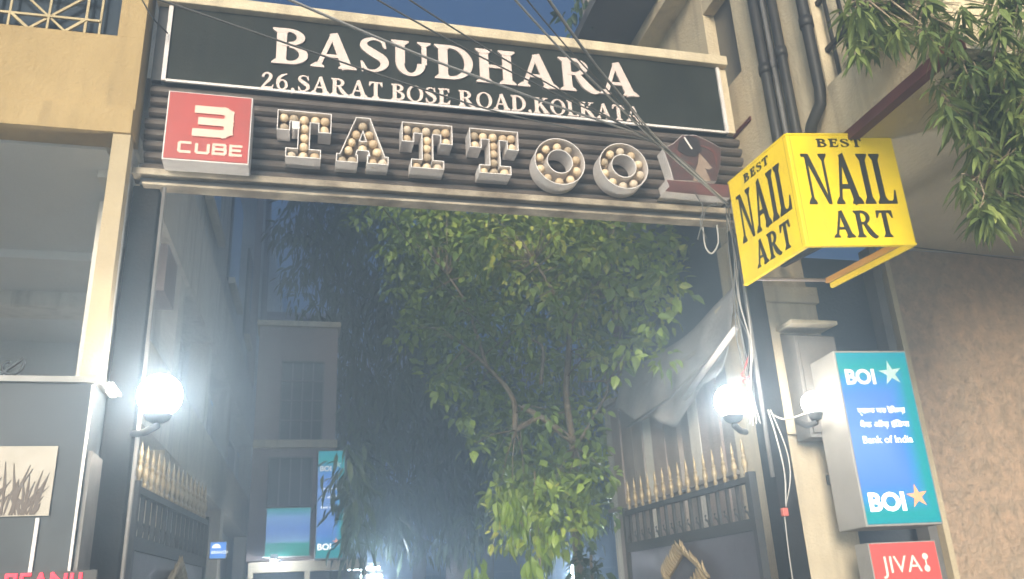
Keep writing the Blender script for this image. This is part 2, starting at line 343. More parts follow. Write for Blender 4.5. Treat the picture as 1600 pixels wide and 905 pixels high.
# ------------------------------------------------------------------ ground
tag(MB().box(-22, 22, -5, 4.3, -.30, 0).build('street', asphalt), 'dark asphalt street in front of the gate', 'street', kind='structure')
tag(MB().box(-22, 22, 4.304, 40, -.30, .03).build('courtyard_paving', paving), 'grey concrete paving of the courtyard', 'paving', kind='structure')

YG = 4.6
# ------------------------------------------------------------------ left ochre building
def P2(p): return (p.x, p.z)
lb = thing('ochre_building', 'ochre plastered building with grilled window and deep white porch ceiling beside the gate', 'building', (0, 0, 0))
zb = 4.12                                                            # underside of the upper storey
MB().box(-7, -.955, 4.42, 4.62, zb, 4.74).build('wall', ochre, lb)
wx1 = onY(178, 95, 4.42).x; wz0 = onY(100, 97, 4.42).z
MB().box(wx1, -.955, 4.42, 4.62, 4.741, 9.6).build('wall', ochre, lb)
MB().box(-7, wx1 - .001, 4.44, 4.62, 4.741, wz0 - .002).build('wall', ochre, lb)
MB().box(-7, wx1 - 1.02, 4.42, 4.62, wz0, 9.6).build('wall', ochre, lb)
MB().box(wx1 - 1.019, wx1 - .001, 4.42, 4.62, wz0 + 1.2, 9.6).build('wall', ochre, lb)
MB().box(-7, -.955, 4.385, 4.419, zb - .03, zb + .13).build('drip_band', ochre, lb)
win = MB().box(wx1 - 1.018, wx1 - .002, 4.50, 4.51, wz0, wz0 + 1.2).build('window', glassd, lb)
gb = MB()
W0, W1, Z0, Z1 = wx1 - 1.01, wx1 - .005, wz0 + .01, wz0 + 1.19
for nm, a, b_, w_ in [('grille_bar', (W0, Z0 + .055), (W1, Z0 + .055), .013), ('grille_bar', (W0, Z0 + .115), (W1, Z0 + .115), .016),
                      ('grille_bar', (W1 - .10, Z0), (W1 - .10, Z1), .012), ('grille_bar', (W1 - .175, Z0), (W1 - .175, Z1), .014), ('grille_bar', (W1 - .65, Z0), (W1 - .65, Z1), .014), ('grille_bar', (W1 - .57, Z0), (W1 - .57, Z1), .012),
                      ('grille_bar', (W1 - .37, Z0 + .115), (W1 - .37, Z1), .012), ('grille_bar', (W0, Z0 + .30), (W1 - .10, Z0 + .30), .014),
                      ('grille_bar', (W1 - .57, Z0 + .115), (W1 - .175, Z0 + .49), .014), ('grille_bar', (W1 - .175, Z0 + .115), (W1 - .57, Z0 + .49), .012),
                      ('grille_bar', (W1 - .37, Z0 + .115), (W1 - .175, Z0 + .30), .016), ('grille_bar', (W1 - .37, Z0 + .115), (W1 - .57, Z0 + .30), .016),
                      ('grille_bar', (W0, Z0 + .49), (W1 - .10, Z0 + .49), .014), ('grille_bar', (W0, Z0 + .9), (W1 - .10, Z0 + .9), .014)]:
    MB().bar((a[0], 4.446 + U(-.009, .009), a[1]), (b_[0], 4.446 + U(-.009, .009), b_[1]), w_, w_).build(nm, grillm, win)
# porch ceiling, beams, back wall, corner pier
MB().box(-7, -1.12, 4.621, 8.4, zb - .02, zb + .12).build('ceiling', soffitm, lb)
MB().box(-1.119, -.97, 4.621, 8.4, zb + .03, zb + .14).build('ceiling_edge', wingm, lb)
MB().box(-7, -1.13, 6.15, 6.38, zb - .085, zb - .021).build('ceiling_beam', soffitm, lb)
MB().box(-7, -1.13, 7.0, 7.35, zb - .14, zb - .021).build('ceiling_beam', wingm, lb)
MB().box(-7, -1.0, 8.41, 8.6, 0.03, 9.6).build('back_wall', soffitm, lb)
MB().box(-1.045, -.955, 4.40, 4.49, 0.03, zb - .032).build('corner_pier', mat('dull_ochre', (.52, .42, .26), .85, var=(.43, .34, .21), scale=4, bump=.2, streak=(.34, .28, .18)), lb)
MB().box(-1.045, -.965, 4.495, 4.72, 0.03, zb - .032).build('corner_pier', wingm, lb)

# the courtyard wing of the same building: skew wall, podium columns, slab edge, upper storeys
A = Vector((-.93, 4.85, 0)); Bv = Vector((-.60, 14.5, 0)); wdir = (Bv - A).normalized(); wn_ = Vector((wdir.y, -wdir.x, 0))
def onW(x, y, off=0):                                                # pixel -> distance along the wing and height
    d = ray(x, y); p0 = A + wn_ * off; t = (p0 - CAM).dot(wn_) / d.dot(wn_); q = CAM + d * t; return (q - A).dot(wdir), q.z
wing = thing('courtyard_wing', 'grey cream two level wing with columns and slab edge running along the courtyard', 'building', A, math.atan2(wdir.y, wdir.x))
# local frame: x along the wing, y to its left (away from the courtyard), z up
def wbox(nm, x0, x1, y0, y1, z0, z1, m_, par=None): return MB().box(x0, x1, y0, y1, z0 - 0, z1).build(nm, m_, par or wing)
wbox('upper_wall', 0, 22, .20, .5, 4.78, 9.6, wingm)
wbox('fascia', 0.0, 13, .0, .28, 4.05, 4.76, wingm)
wbox('recessed_wall', 0.3, 13, .29, .33, .03, 4.04, wingm)
wbox('slab_edge', .35, 13, .02, .285, 2.72, 3.25, creamlt)
for x0, ww in ((.02, .26), (1.55, .22), (3.3, .22), (5.2, .3), (8.6, .3)):
    wbox('column', x0, x0 + ww, .03, .20, .03, 2.718, creamlt); wbox('column', x0, x0 + ww, .03, .20, 3.252, 4.048, creamlt if x0 < 1 else wingm)
wbox('bracket', .95, 1.35, .03, .26, 3.70, 4.045, pinkwall)
for x0, x1, z0, z1 in ((1.85, 3.0, 3.3, 3.95), (3.6, 5.1, 3.3, 3.95), (5.6, 8.4, 3.3, 3.95)):
    w_ = wbox('window', x0, x1, .25, .285, z0, z1, glassd)
    for a, b_, c, d in ((x0, x1, z0 - .03, z0), (x0, x1, z1, z1 + .03), (x0 - .03, x0, z0, z1), (x1, x1 + .03, z0, z1), ((x0 + x1) / 2 - .015, (x0 + x1) / 2 + .015, z0, z1)):
        wbox('window_frame', a, b_, .22, .28, c, d, whitemetal, w_)
for k in range(4):
    w_ = wbox('window', .9 + k * 2.3, 2.0 + k * 2.3, .165, .198, 5.6, 7.0, glassd)
    wbox('sill', .85 + k * 2.3, 2.05 + k * 2.3, .09, .164, 5.5, 5.58, creamlt, w_)
for n_, px, zt in (('drain_pipe', 383, 8.0), ('drain_pipe', 400, 8.0)):
    s_, z_ = onW(px, 400, -.30)
    q = A + wdir * s_
    o = tag(MB().tube([(q.x - .10, q.y, 4.77), (q.x - .10, q.y, 6.2), (q.x - .12, q.y, 9.5)], .055, 10).build('drain_pipe', pinkwall if px < 390 else greypipe, None, True),
            'reddish drain pipe running up the courtyard wing' if px < 390 else 'grey drain pipe running up the courtyard wing', 'pipe', 'drain pipes')
q = onY(405, 700, 11.2)
tag(MB().lathe([(.055, 0), (.055, 2.2), (.075, 2.2), (.075, 2.26), (.055, 2.26), (.05, 5.1), (.07, 5.1), (.07, 5.16), (.03, 5.2)], (onY(404, 880, 11.2).x, 11.2, .03), 12).build('steel_post', whitemetal, None, True),
    'slim pale steel post standing between wing and bank screens', 'post')

# ------------------------------------------------------------------ shopfront box at far left
kx = onY(150, 590, 4.3).x; kz = onY(150, 590, 4.3).z
kk = thing('shopfront', 'dark slate shopfront box with pale cap beneath the white porch ceiling', 'shopfront', (kx, 4.3, 0))
MB().box(-3.5, 0, 0, .55, .03, kz - .03).build('front_panel', kioskm, kk, bevel=.004)
MB().box(-3.5, .02, -.02, .57, kz - .028, kz).build('cap', boiside, kk)
MB().box(.003, .022, .01, .54, .03, kz - .35).build('side_trim', greypipe, kk)
MB().box(-.012, -.001, -.014, -.001, .03, kz - .04).build('corner_trim', whitemetal, kk)
MB().box(-.17, -.155, -.014, -.001, 1.75, 2.03).build('joint_strip', whitemetal, kk)
# lamp on its side
sl = thing('side_lamp', 'small lit strip lamp on the side of the slate shopfront', 'lamp', (kx + .024, 4.42, kz - .045))
MB().box(0, .05, -.10, .14, .012, .03).build('housing', boiside, sl)
MB().box(.006, .03, -.02, .10, 0, .011).build('diffuser', mat('strip_diffuser', (1, .95, .85), .4, emis=(1, .85, .6), estr=1.6), sl)
# poster of grasses
p0 = onY(-30, 700, 4.285); p1 = onY(82, 697, 4.285); p2 = onY(60, 806, 4.285)
ps = thing('poster', 'beige poster of dry grasses on the slate shopfront', 'poster', (p2.x, 4.296, p2.z))
MB().box(-.40, .04, -.008, -.001, 0, p1.z - p2.z).build('sheet', mat('poster_paper', (.48, .43, .36), .6, var=(.40, .36, .29), scale=9), ps)
gr = MB()
for i in range(60):
    x = U(-.36, -.02); h = U(.05, .26) * (1 - abs(x + .15) * 1.2); s_ = U(-.05, .08)
    gr.flat(strip([(x, .005), (x + s_ * .4, h * .6), (x + s_, max(.03, h))], [.006, .012 if i % 3 else .02, .002]), .0095 + i * .00004, .0085)
tag(gr.build('grass_print', mat('grass_ink', (.14, .11, .09), .7), ps), None, None, kind='stuff')
# curled metal ornament on the cap
cp = onY(14, 573, 4.35)
sp = [(cp.x + .012 * t * math.cos(t * 1.3), 4.36, kz + .07 + .012 * t * math.sin(t * 1.3)) for t in [i * .16 for i in range(8, 34)]]
tag(MB().tube([(sp[0][0] - .1, 4.36, kz + .002)] + [(cp.x - .05, 4.36, kz + .01)] + sp[::-1], .008, 6).build('scroll_ornament', steel, None, True), 'curled dark metal scroll on top of the slate shopfront', 'ornament')
# red lit lettering
nl = onY(10, 903, 4.28); nn = thing('neon_lettering', 'red lit lettering low on the slate shopfront', 'sign', (nl.x, 4.298, nl.z - .05))
MB().box(-.06, .36, -.012, -.001, -.03, .07).build('back_plate', dsteel, nn)
for i, pth in enumerate(([(0, 0), (.0, .06), (.035, .06), (.035, .03), (0, .03)], [(.06, 0), (.06, .06), (.095, .06)], [(.115, 0), (.135, .06), (.16, 0)], [(.18, .0), (.18, .06), (.21, .03), (.18, .03)], [(.235, 0), (.235, .06)], [(.26, .06), (.26, 0), (.295, 0), (.295, .06)])):
    inst('letter', seg_mesh([pth], .013, .02, neon), nn)

# ------------------------------------------------------------------ gateway frame
xl, xr = -.86, 2.80
gp = thing('gateway_frame', 'dark steel gateway frame carrying slatted panel and cream coping', 'gateway', (0, 0, 0))
MB().box(xl - .085, xl + .055, 4.56, 4.70, 0.03, 3.86).build('post', postm, gp, bevel=.006)
MB().box(xr - .03, xr + .10, 4.56, 4.70, 0.03, 3.86).build('post', postm, gp, bevel=.006)
MB().tube([(xl + .085, 4.53, .03), (xl + .085, 4.53, 3.84)], .011, 8).build('conduit', greypipe, gp, True)
MB().tube([(xr - .06, 4.54, 2.2), (xr - .055, 4.53, 3.84)], .014, 8).build('conduit', greypipe, gp, True)
fb0 = onY(680, 322, 4.5).z
MB().box(xl - .09, xr + .06, 4.50, 4.64, 3.905, 3.945).build('flange', rust, gp, bevel=.004)
MB().box(xl - .05, xr + .03, 4.545, 4.60, 3.862, 3.903).build('web', steel, gp)
MB().box(xl - .03, xr + .03, 4.505, 4.60, 3.845, 3.86).build('flange', rust, gp, bevel=.003)
MB().box(xl - .05, xr + .08, 4.60, 4.64, 3.946, 4.56).build('back_sheet', steel, gp)
nsl = 8; zs = 3.955; dz = (4.545 - zs) / nsl
sm = MB()                                                            # one rounded slat profile, shared
pr = [(0, 0), (-.018, .006), (-.034, .018), (-.040, .034), (-.034, .050), (-.018, .060), (0, .064)]
sm.add([(0, y, z) for y, z in pr] + [(xr - xl + .16, y, z) for y, z in pr], [(i + 1, i, i + 7, i + 8) for i in range(6)] + [tuple(range(7)), tuple(range(7, 14))[::-1]])
sme = sm.mesh('slat'); sme.materials.append(slatm)
for k in range(nsl): inst('slat', sme, gp, Matrix.Translation((xl - .06 + U(-.012, .012), 4.60 - .001, zs + k * dz + U(-.002, .002))))
MB().box(xl - .07, xr + .07, 4.50, 4.78, 5.09, 5.165).build('coping', cream, gp, bevel=.006)
MB().box(xr + .022, xr + .075, 4.55, 4.78, 4.56, 5.088).build('side_pier', cream, gp, bevel=.004)
MB().box(xl - .06, xl - .005, 4.56, 4.70, 4.56, 5.088).build('side_pier', steel, gp)

# ------------------------------------------------------------------ name board
nb_ = thing('name_board', 'long black board with white serif name and street address over the gate', 'sign', (0, 4.56, 0))
bx0, bx1, bz0, bz1 = xl + .012, xr + .01, 4.548, 5.085
MB().box(bx0, bx1, -.012, .03, bz0, bz1).build('panel', black, nb_)
for a in ((bx0 - .012, bx0 + .012, bz0, bz1), (bx1 - .02, bx1 + .004, bz0, bz1)): MB().box(a[0], a[1], -.028, -.0125, a[2], a[3]).build('frame_strip', whitemetal, nb_)
MB().box(bx0 + .013, bx1 - .021, -.026, -.0125, bz0 - .004, bz0 + .012).build('frame_strip', whitemetal, nb_)
YB = 4.56 - .022
def L_(px, py): p = onY(px, py, YB); return Vector((p.x, -.0125, p.z))
a, b_ = L_(423, 98), L_(998, 152); set_text('BASUDHARA', a, b_, (L_(428, 43) - L_(424, 98)).z, .012, whitepl, nb_, .035)
a, b_ = L_(407, 137), L_(1003, 191); set_text('26,SARAT BOSE ROAD,KOLKATA', a, b_, (L_(411, 111.5) - L_(407, 137)).z, .009, whitepl, nb_, .07, .30)

# ------------------------------------------------------------------ red cube sign
YC = 4.37; c0, c1 = onY(252, 249, YC), onY(396, 153, YC)
cx0, cx1, cz0, cz1 = c0.x, onY(392, 205, YC).x, (c0.z + onY(388, 257, YC).z) / 2, (c1.z + onY(266, 142, YC).z) / 2
cs = thing('cube_light_sign', 'square red sign with white numeral three and word cube, white sides', 'sign', (cx0, YC, cz0)); cw, ch_ = cx1 - cx0, cz1 - cz0
MB().box(0, cw, 0, .19, 0, ch_).build('case', whitemetal, cs, bevel=.003)
MB().box(.008, cw - .008, -.005, -.001, .008, ch_ - .008).build('face', redface, cs)
def rr(pts): return pts
three = seg_mesh([[(.02, 1), (.86, 1), (1, .9), (1, .62), (.88, .5), (.14, .5)], [(.88, .5), (1, .38), (1, .1), (.86, 0), (0, 0)]], .048, .012, redtext, .19, .15)
inst('numeral', three, cs, Matrix.Translation((.145, -.0005, .175)) @ Matrix.Shear('XZ', 4, (.0, .0)))
CU = {'C': [[(1, 1), (.12, 1), (0, .88), (0, .12), (.12, 0), (1, 0)]], 'U': [[(0, 1), (0, .12), (.12, 0), (.88, 0), (1, .12), (1, 1)]],
      'B': [[(0, .5), (0, 1), (.88, 1), (.95, .9), (.95, .6), (.86, .5), (0, .5), (0, 0), (.9, 0), (1, .1), (1, .4), (.86, .5)]], 'E': [[(1, 1), (0, 1), (0, 0), (1, 0)], [(0, .5), (.9, .5)]]}
for i, c in enumerate('CUBE'): inst('letter', seg_mesh(CU[c], .016, .008, redtext, .062, .058), cs, Matrix.Translation((.085 + i * .09, -.0005, .05)))

# ------------------------------------------------------------------ bulb letters
def ellipse(cx, cz, rx, rz, n=28): return [(cx + rx * math.cos(2 * math.pi * i / n), cz + rz * math.sin(2 * math.pi * i / n)) for i in range(n)]
T_out = [(.055, 0), (.255, 0), (.255, .06), (.19, .06), (.19, .235), (.235, .235), (.235, .175), (.31, .175), (.31, .31), (0, .31), (0, .175), (.075, .175), (.075, .235), (.12, .235), (.12, .06), (.055, .06)]
T_b = [(.037, .278), (.092, .274), (.155, .275), (.22, .276), (.273, .278), (.037, .212), (.273, .212), (.155, .215), (.155, .155), (.155, .095), (.09, .03), (.155, .03), (.22, .03)]
A_out = [(0, 0), (.125, 0), (.125, .055), (.115, .055), (.122, .082), (.185, .082), (.192, .055), (.18, .055), (.18, 0), (.305, 0), (.305, .055), (.285, .055), (.195, .31), (.11, .31), (.02, .055), (0, .055)]
A_h = [(.128, .145), (.178, .145), (.153, .225)]
A_b = [(.153, .272), (.116, .215), (.19, .215), (.088, .155), (.215, .155), (.153, .112), (.068, .10), (.24, .10), (.035, .028), (.092, .028), (.213, .028), (.272, .028)]
O_out = ellipse(.165, .165, .165, .165); O_h = ellipse(.165, .165, .085, .085)
O_b = [(.165 + .125 * math.cos(math.radians(a)), .165 + .125 * math.sin(math.radians(a))) for a in range(90, 450, 36)]
bl = bmesh.new(); bmesh.ops.create_icosphere(bl, subdivisions=2, radius=.0285); bulb_me = bpy.data.meshes.new('bulb'); bl.to_mesh(bulb_me); bl.free()
bulb_me.polygons.foreach_set('use_smooth', [True] * len(bulb_me.polygons))
bulbs_v = []
for k, c in enumerate(((.76, .60, .40), (.66, .50, .32), (.72, .60, .46), (.50, .40, .28))):
    b_ = bulb_me.copy(); b_.materials.append(bulbm if k == 0 else mat('dusty_bulb_%d' % k, c, .3 + .12 * k, var=tuple(v * .7 for v in c), scale=30)); bulbs_v.append(b_)
def channel(name, label, out, holes, bulbs, org, dep, mw, mb, group, cat='letter'):
    t = thing(name, label, cat, org, 0, group)
    bm = bmesh.new()
    for loop in [out] + holes:
        n = len(loop); V0 = [bm.verts.new((x, 0, z)) for x, z in loop]; V1 = [bm.verts.new((x, -dep, z)) for x, z in loop]
        for i in range(n): bm.faces.new((V0[i], V0[(i + 1) % n], V1[(i + 1) % n], V1[i]))
    bmesh.ops.recalc_face_normals(bm, faces=bm.faces)
    bmesh.ops.solidify(bm, geom=bm.faces[:], thickness=.005)
    me = bpy.data.meshes.new('rim'); bm.to_mesh(me); bm.free(); me.materials.append(mw); inst('rim', me, t)
    cu = bpy.data.curves.new('face', 'CURVE'); cu.dimensions = '2D'; cu.fill_mode = 'BOTH'
    for loop in [out] + holes:
        s_ = cu.splines.new('POLY'); s_.points.add(len(loop) - 1); s_.use_cyclic_u = True
        for p, (x, z) in zip(s_.points, loop): p.co = (x, z, 0, 1)
    o = bpy.data.objects.new('tmp', cu); COL.objects.link(o); dg = bpy.context.evaluated_depsgraph_get()
    me = bpy.data.meshes.new_from_object(o.evaluated_get(dg)); bpy.data.objects.remove(o)
    for v in me.vertices: x, y, z = v.co; v.co = (x, -.012, y)
    me.name = 'back_plate'; me.materials.clear(); me.materials.append(mb); inst('back_plate', me, t)
    for x, z in bulbs: inst('bulb', bulbs_v[min(3, int(rnd() ** 1.6 * 4))], t, Matrix.Translation((x + U(-.003, .003), -.085, z + U(-.003, .003))))
    return t
YL = 4.555; YF = YL - .13
G = 'bulb letters of the tattoo sign'
def lorg(px, py, w, h): p = onY(px, py, YF); return (p.x - w / 2, YL, p.z - h / 2)
t1 = channel('bulb_letter', 'white bulb letter T with a patched serif, beside the red cube sign', T_out, [], T_b, lorg(475, 210, .31, .31), .13, whitemetal, chanin, G)
MB().box(.085, .128, -.134, -.02, .185, .236).build('patch', whitemetal, t1)
channel('bulb_letter', 'white bulb letter A between two letters T', A_out, [A_h], A_b, lorg(567, 219, .305, .31), .13, whitemetal, chanin, G)
channel('bulb_letter', 'white bulb letter T right after the letter A', T_out, [], T_b, lorg(668, 228, .31, .31), .13, whitemetal, chanin, G)
channel('bulb_letter', 'white bulb letter T right before the first letter O', T_out, [], T_b, lorg(773, 237, .31, .31), .13, whitemetal, chanin, G)
channel('bulb_letter', 'round white bulb letter O next to the letter T', O_out, [O_h], O_b, lorg(875, 252, .33, .33), .13, whitemetal, chanin, G)
channel('bulb_letter', 'round white bulb letter O next to the red figure emblem', O_out, [O_h], O_b, lorg(975, 259, .33, .33), .13, whitemetal, chanin, G)

# red emblem at the end of the word
YE = YL - .10
def E2(px, py): p = onY(px, py, YE); return (p.x, p.z)
em = thing('emblem_sign', 'dark red emblem with pale figure, ribbon and white rim', 'sign', (0, YL, 0))
emb_d = mat('emblem_dark_red', (.10, .042, .04), .5, var=(.06, .05, .045), scale=14)
emb_r = mat('emblem_ribbon_red', (.15, .05, .045), .5, var=(.10, .055, .05), scale=16)
emb_p = mat('emblem_pale', (.34, .26, .2), .6, var=(.24, .17, .13), scale=20); emb_k = mat('emblem_black', (.03, .025, .025), .5)
shield = [E2(*p) for p in ((1036, 232), (1052, 224), (1066, 211), (1086, 211), (1110, 222), (1126, 231), (1126, 256), (1119, 284), (1052, 282), (1046, 262))]
MB().flat(shield, .10, .0).build('body', whitemetal, em)
inner = [E2(*p) for p in ((1036.5, 232.4), (1052, 225), (1066, 212), (1086, 212), (1110, 223), (1125.5, 231.6), (1125.5, 256), (1118.6, 283.6), (1052.6, 281.6), (1047, 262))]
MB().flat(inner, .104, .101).build('face', emb_d, em)
MB().flat([E2(*p) for p in ((1060, 222), (1075, 212), (1090, 218), (1096, 236), (1086, 246), (1072, 244), (1058, 236))], .1075, .1045).build('hair', emb_k, em)
MB().flat([E2(*p) for p in ((1092, 240), (1101, 250), (1112, 263), (1107, 266), (1101, 264), (1110, 284), (1082, 284), (1086, 268), (1090, 256))], .107, .1045).build('figure', emb_p, em)
MB().flat(strip([E2(1068, 216), E2(1080, 234)], .012), .112, .108).build('comb', whitemetal, em)
for pts in (((1088, 226), (1106, 232), (1116, 240), (1120, 262)), ((1046, 238), (1056, 236), (1060, 246), (1050, 256)), ((1052, 262), (1068, 254), (1084, 258))):
    q = bez([(*E2(*p), 0) for p in pts], 6); MB().flat(strip([(v.x, v.y) for v in q], [.006 + .016 * math.sin(math.pi * (i + .3) / (len(q) + .2)) for i in range(len(q))]), .1062, .1045).build('flourish', emb_r, em)
rib = [E2(*p) for p in ((1038, 284), (1139, 293), (1137, 313), (1035, 303), (1042, 295))]
MB().flat(rib, .13, .0).build('ribbon', whitemetal, em)
MB().flat([E2(*p) for p in ((1038.6, 284.8), (1138.4, 293.4), (1136.4, 312.4), (1036, 302.4), (1042.8, 295))], .134, .131).build('ribbon_face', emb_r, em)

# ------------------------------------------------------------------ yellow box sign
zN = 3.32; NC = [onZ(*p, zN) for p in ((1163, 447), (1260, 385), (1432, 383), (1300, 450))]
hN = onY(1237, 210, NC[1].y).z - zN
ns = thing('yellow_box_sign', 'bright yellow open box sign with black nail art lettering', 'sign', (NC[1].x, NC[1].y, zN))
def npanel(a, b, letters, inside=False):
    v = b - a; v.z = 0; w = v.length
    o = MB().box(0, w, 0, .022, 0, hN).build('panel', yellow, ns, bevel=.002)
    o.location = a - NC[1]; o.rotation_euler = (0, 0, math.atan2(v.y, v.x))
    if letters:
        set_text('BEST', (w * .27, -.0006, hN * .875), (w * .70, -.0006, hN * .875), hN * .075, .003, inkm, o, .14)
        set_text('NAIL', (w * .10, -.0006, hN * .36), (w * .92, -.0006, hN * .36), hN * .45, .003, inkm, o, .07)
        set_text('ART', (w * .27, -.0006, hN * .07), (w * .84, -.0006, hN * .07), hN * .23, .003, inkm, o, .10)
        MB().box(w * (.03 if a is NC[1] else .955), w * (.03 if a is NC[1] else .955) + .0025, -.0015, -.0005, .013, hN - .011).build('seam', mat('brown_seam', (.35, .25, .02), .6), o)
        MB().box(0.0, w, -.006, -.0005, 0.0, .012).build('edge_strip', yellow, o); MB().box(0, w, -.006, -.0005, hN - .01, hN).build('edge_strip', yellow, o)
    return o
d_ = (NC[2] - NC[1]).normalized()
npanel(NC[1], NC[2], True)
npanel(NC[0], NC[1] - (NC[1] - NC[0]).normalized() * .003, True)
v_ = (NC[3] - NC[2]).normalized()
MB().bar(NC[2] - NC[1] + v_ * .03 + Vector((0, 0, .016)), NC[3] - NC[1] + Vector((0, 0, .016)), .02, .03).build('side_bar', yellow, ns)
MB().bar(NC[2] - NC[1] + v_ * .05 + Vector((-.03, 0, .045)), NC[3] - NC[1] + Vector((-.03, 0, .045)), .02, .03).build('side_bar', yellowin, ns)
MB().bar(NC[2] - NC[1] + v_ * .03 + Vector((0, 0, hN - .02)), NC[3] - NC[1] + Vector((0, 0, hN - .02)), .02, .03).build('side_bar', yellow, ns)
MB().tube([NC[0] - NC[1] + Vector((.03, .0, .05)), NC[3] - NC[1] + Vector((-.03, .0, .05))], .011, 6).build('rod', pinkwall, ns)
MB().tube([NC[0] - NC[1] + Vector((.03, -.01, .6)), NC[3] - NC[1] + Vector((-.03, -.01, .6))], .011, 6).build('rod', steel, ns)
MB().bar(NC[0] - NC[1] + Vector((.02, .02, .35)), Vector((xr + .05, 4.57, zN + .35)) - NC[1], .03, .03).build('bracket', steel, ns)
MB().bar(NC[3] - NC[1] + Vector((.0, .0, .30)), Vector((3.2, 4.76, zN + .35)) - NC[1], .03, .03).build('bracket', steel, ns)

# ------------------------------------------------------------------ bank light boxes
BN = 'ব্যাঙ্ক অফ ইন্ডিয়া'
def bank_sign(label, loc, yaw, w, d, h, grp='bank light boxes'):
    t = thing('bank_light_box', label, 'sign', loc, yaw, grp)
    MB().box(0, w, 0, d, 0, h).build('case', boiside, t, bevel=.006)
    MB().box(.012, w - .012, -.004, -.001, .014, h - .014).build('face', boiface, t)
    def put(nm, me, x, z, y=-.0045): inst(nm, me, t, Matrix.Translation((x * w, y, z * h)))
    bo = sans_mesh('BOI', w * .26, .002, boigrey, .04); bo2 = sans_mesh('BOI', w * .29, .002, boiprint, .04)
    put('lettering', fit_mesh(bo, w * .40), .10, .80); put('lettering', fit_mesh(bo2, w * .47), .09, .085)
    def star(cx, cz, R, m_):
        c = [(cx * w + (R if i % 2 == 0 else R * .36) * math.sin(math.radians(i * 36 - 6)), cz * h + (R if i % 2 == 0 else R * .36) * math.cos(math.radians(i * 36 - 6))) for i in range(10)]
        MB().flat(c, .0062, .0045).build('star', m_, t)
    star(.72, .86, w * .165, stargrey); star(.73, .155, w * .145, starred)
    put('lettering', fit_mesh(sans_mesh('ব\u09CDয\u09BEঙক অফ ই\u09BFনডয\u09BC\u09BE', w * .10, .002, boiprint, .004), w * .64), .17, .625)
    put('lettering', fit_mesh(sans_mesh('ब\u0948\u0902क ऑफ\u093C इ\u0902\u093Fडय\u093E', w * .10, .002, boiprint, .004), w * .66), .17, .545)
    put('lettering', fit_mesh(sans_mesh('Bank of India', w * .125, .002, boiprint, .010), w * .66), .17, .455)
    return t
b1 = bank_sign('tall bank light box with blue and teal glowing face above the small red sign', (3.134, 4.30, 1.879), math.radians(-5.3), .481, .306, 1.037)
MB().box(.08, .14, .31, .72, .3, .36).build('bracket', steel, b1); MB().box(.08, .14, .31, .72, .8, .86).build('bracket', steel, b1)
p0 = onY(491, 875, 9); p1 = onY(545, 703, 9)
b2 = bank_sign('tall bank light box half hidden by leaves in the courtyard', (p0.x, 9, p0.z), 0, p1.x - p0.x - .03, .18, p1.z - p0.z)
# blue and green screen, small blue sign
p0 = onY(412, 872, 9); p1 = onY(487, 792, 9)
sx_ = thing('blue_green_panel', 'square lit panel, blue above and green below, beside the courtyard bank sign', 'sign', (p0.x, 9.0, p0.z))
MB().box(0, p1.x - p0.x, 0, .15, 0, p1.z - p0.z).build('case', boiside, sx_); MB().box(.01, p1.x - p0.x - .01, -.004, -.001, .01, p1.z - p0.z - .01).build('face', scrface, sx_)
p0 = onY(326, 874, 7.6); p1 = onY(355, 846, 7.6)
s3 = thing('small_blue_sign', 'small blue lit sign reading branch behind the left gate leaf', 'sign', (p0.x, 7.6, p0.z)); w_, h_ = p1.x - p0.x, p1.z - p0.z
MB().box(0, w_, 0, .06, 0, h_).build('case', boiside, s3)
MB().box(.006, w_ - .006, -.004, -.001, .006, h_ - .006).build('face', mat('blue_lit_face', (.1, .3, .9), .4, emis=(.16, .40, .95), estr=.35), s3)
inst('lettering', sans_mesh('BRANCH', h_ * .24, .002, boiprint, .012), s3, Matrix.Translation((w_ * .12, -.0045, h_ * .3)))
MB().flat(arc(w_ * .4, h_ * .62, .035, .035, .001, .001, 0, 180, 8), .006, .0045).build('emblem', boiprint, s3)
# bank entrance: posts, beam under screens, dark glazing
be = thing('bank_entrance', 'bank entrance with pale beam, dark glazing and barred windows under the lit panels', 'entrance', (0, 9.2, 0))
MB().box(-.42, .75, 0, .12, 2.0, 2.10).build('beam', creamlt, be)
for x in (-.42, .13, .70): MB().box(x, x + .05, 0, .10, .03, 1.998).build('post', creamlt, be)
MB().box(-.4, .7, .14, .16, .03, 2.0).build('glazing', glassd, be)
zt = onY(480, 512, 9.33).z; xa = onY(427, 600, 9.33).x; xb = onY(527, 560, 9.33).x
MB().box(-.45, xb, .13, .5, 2.12, zt).build('wall', pinkwall, be); MB().box(-.48, xb + .03, .08, .5, zt + .002, zt + .06).build('coping', creamlt, be)
MB().box(-.45, xb + .02, .06, .128, onY(470, 700, 9.3).z, onY(470, 688, 9.3).z).build('string_course', creamlt, be)
for (ax, ay), (bx_, by), nx, ny in (((436, 690), (506, 568), 4, 4), ((417, 792), (488, 716), 4, 1)):
    a, b_ = onY(ax, ay, 9.32), onY(bx_, by, 9.32); w_ = MB().box(a.x, b_.x, .112, .128, a.z, b_.z).build('window', glassd, be)
    for k in range(nx + 1): x = a.x + (b_.x - a.x) * k / nx; MB().box(x - .008, x + .008, .085, .111, a.z, b_.z).build('bar', greypipe, w_)
    for k in range(ny + 1): z = a.z + (b_.z - a.z) * k / ny; MB().box(a.x - .01, b_.x + .01, .07, .084, z - .008, z + .008).build('bar', greypipe, w_)
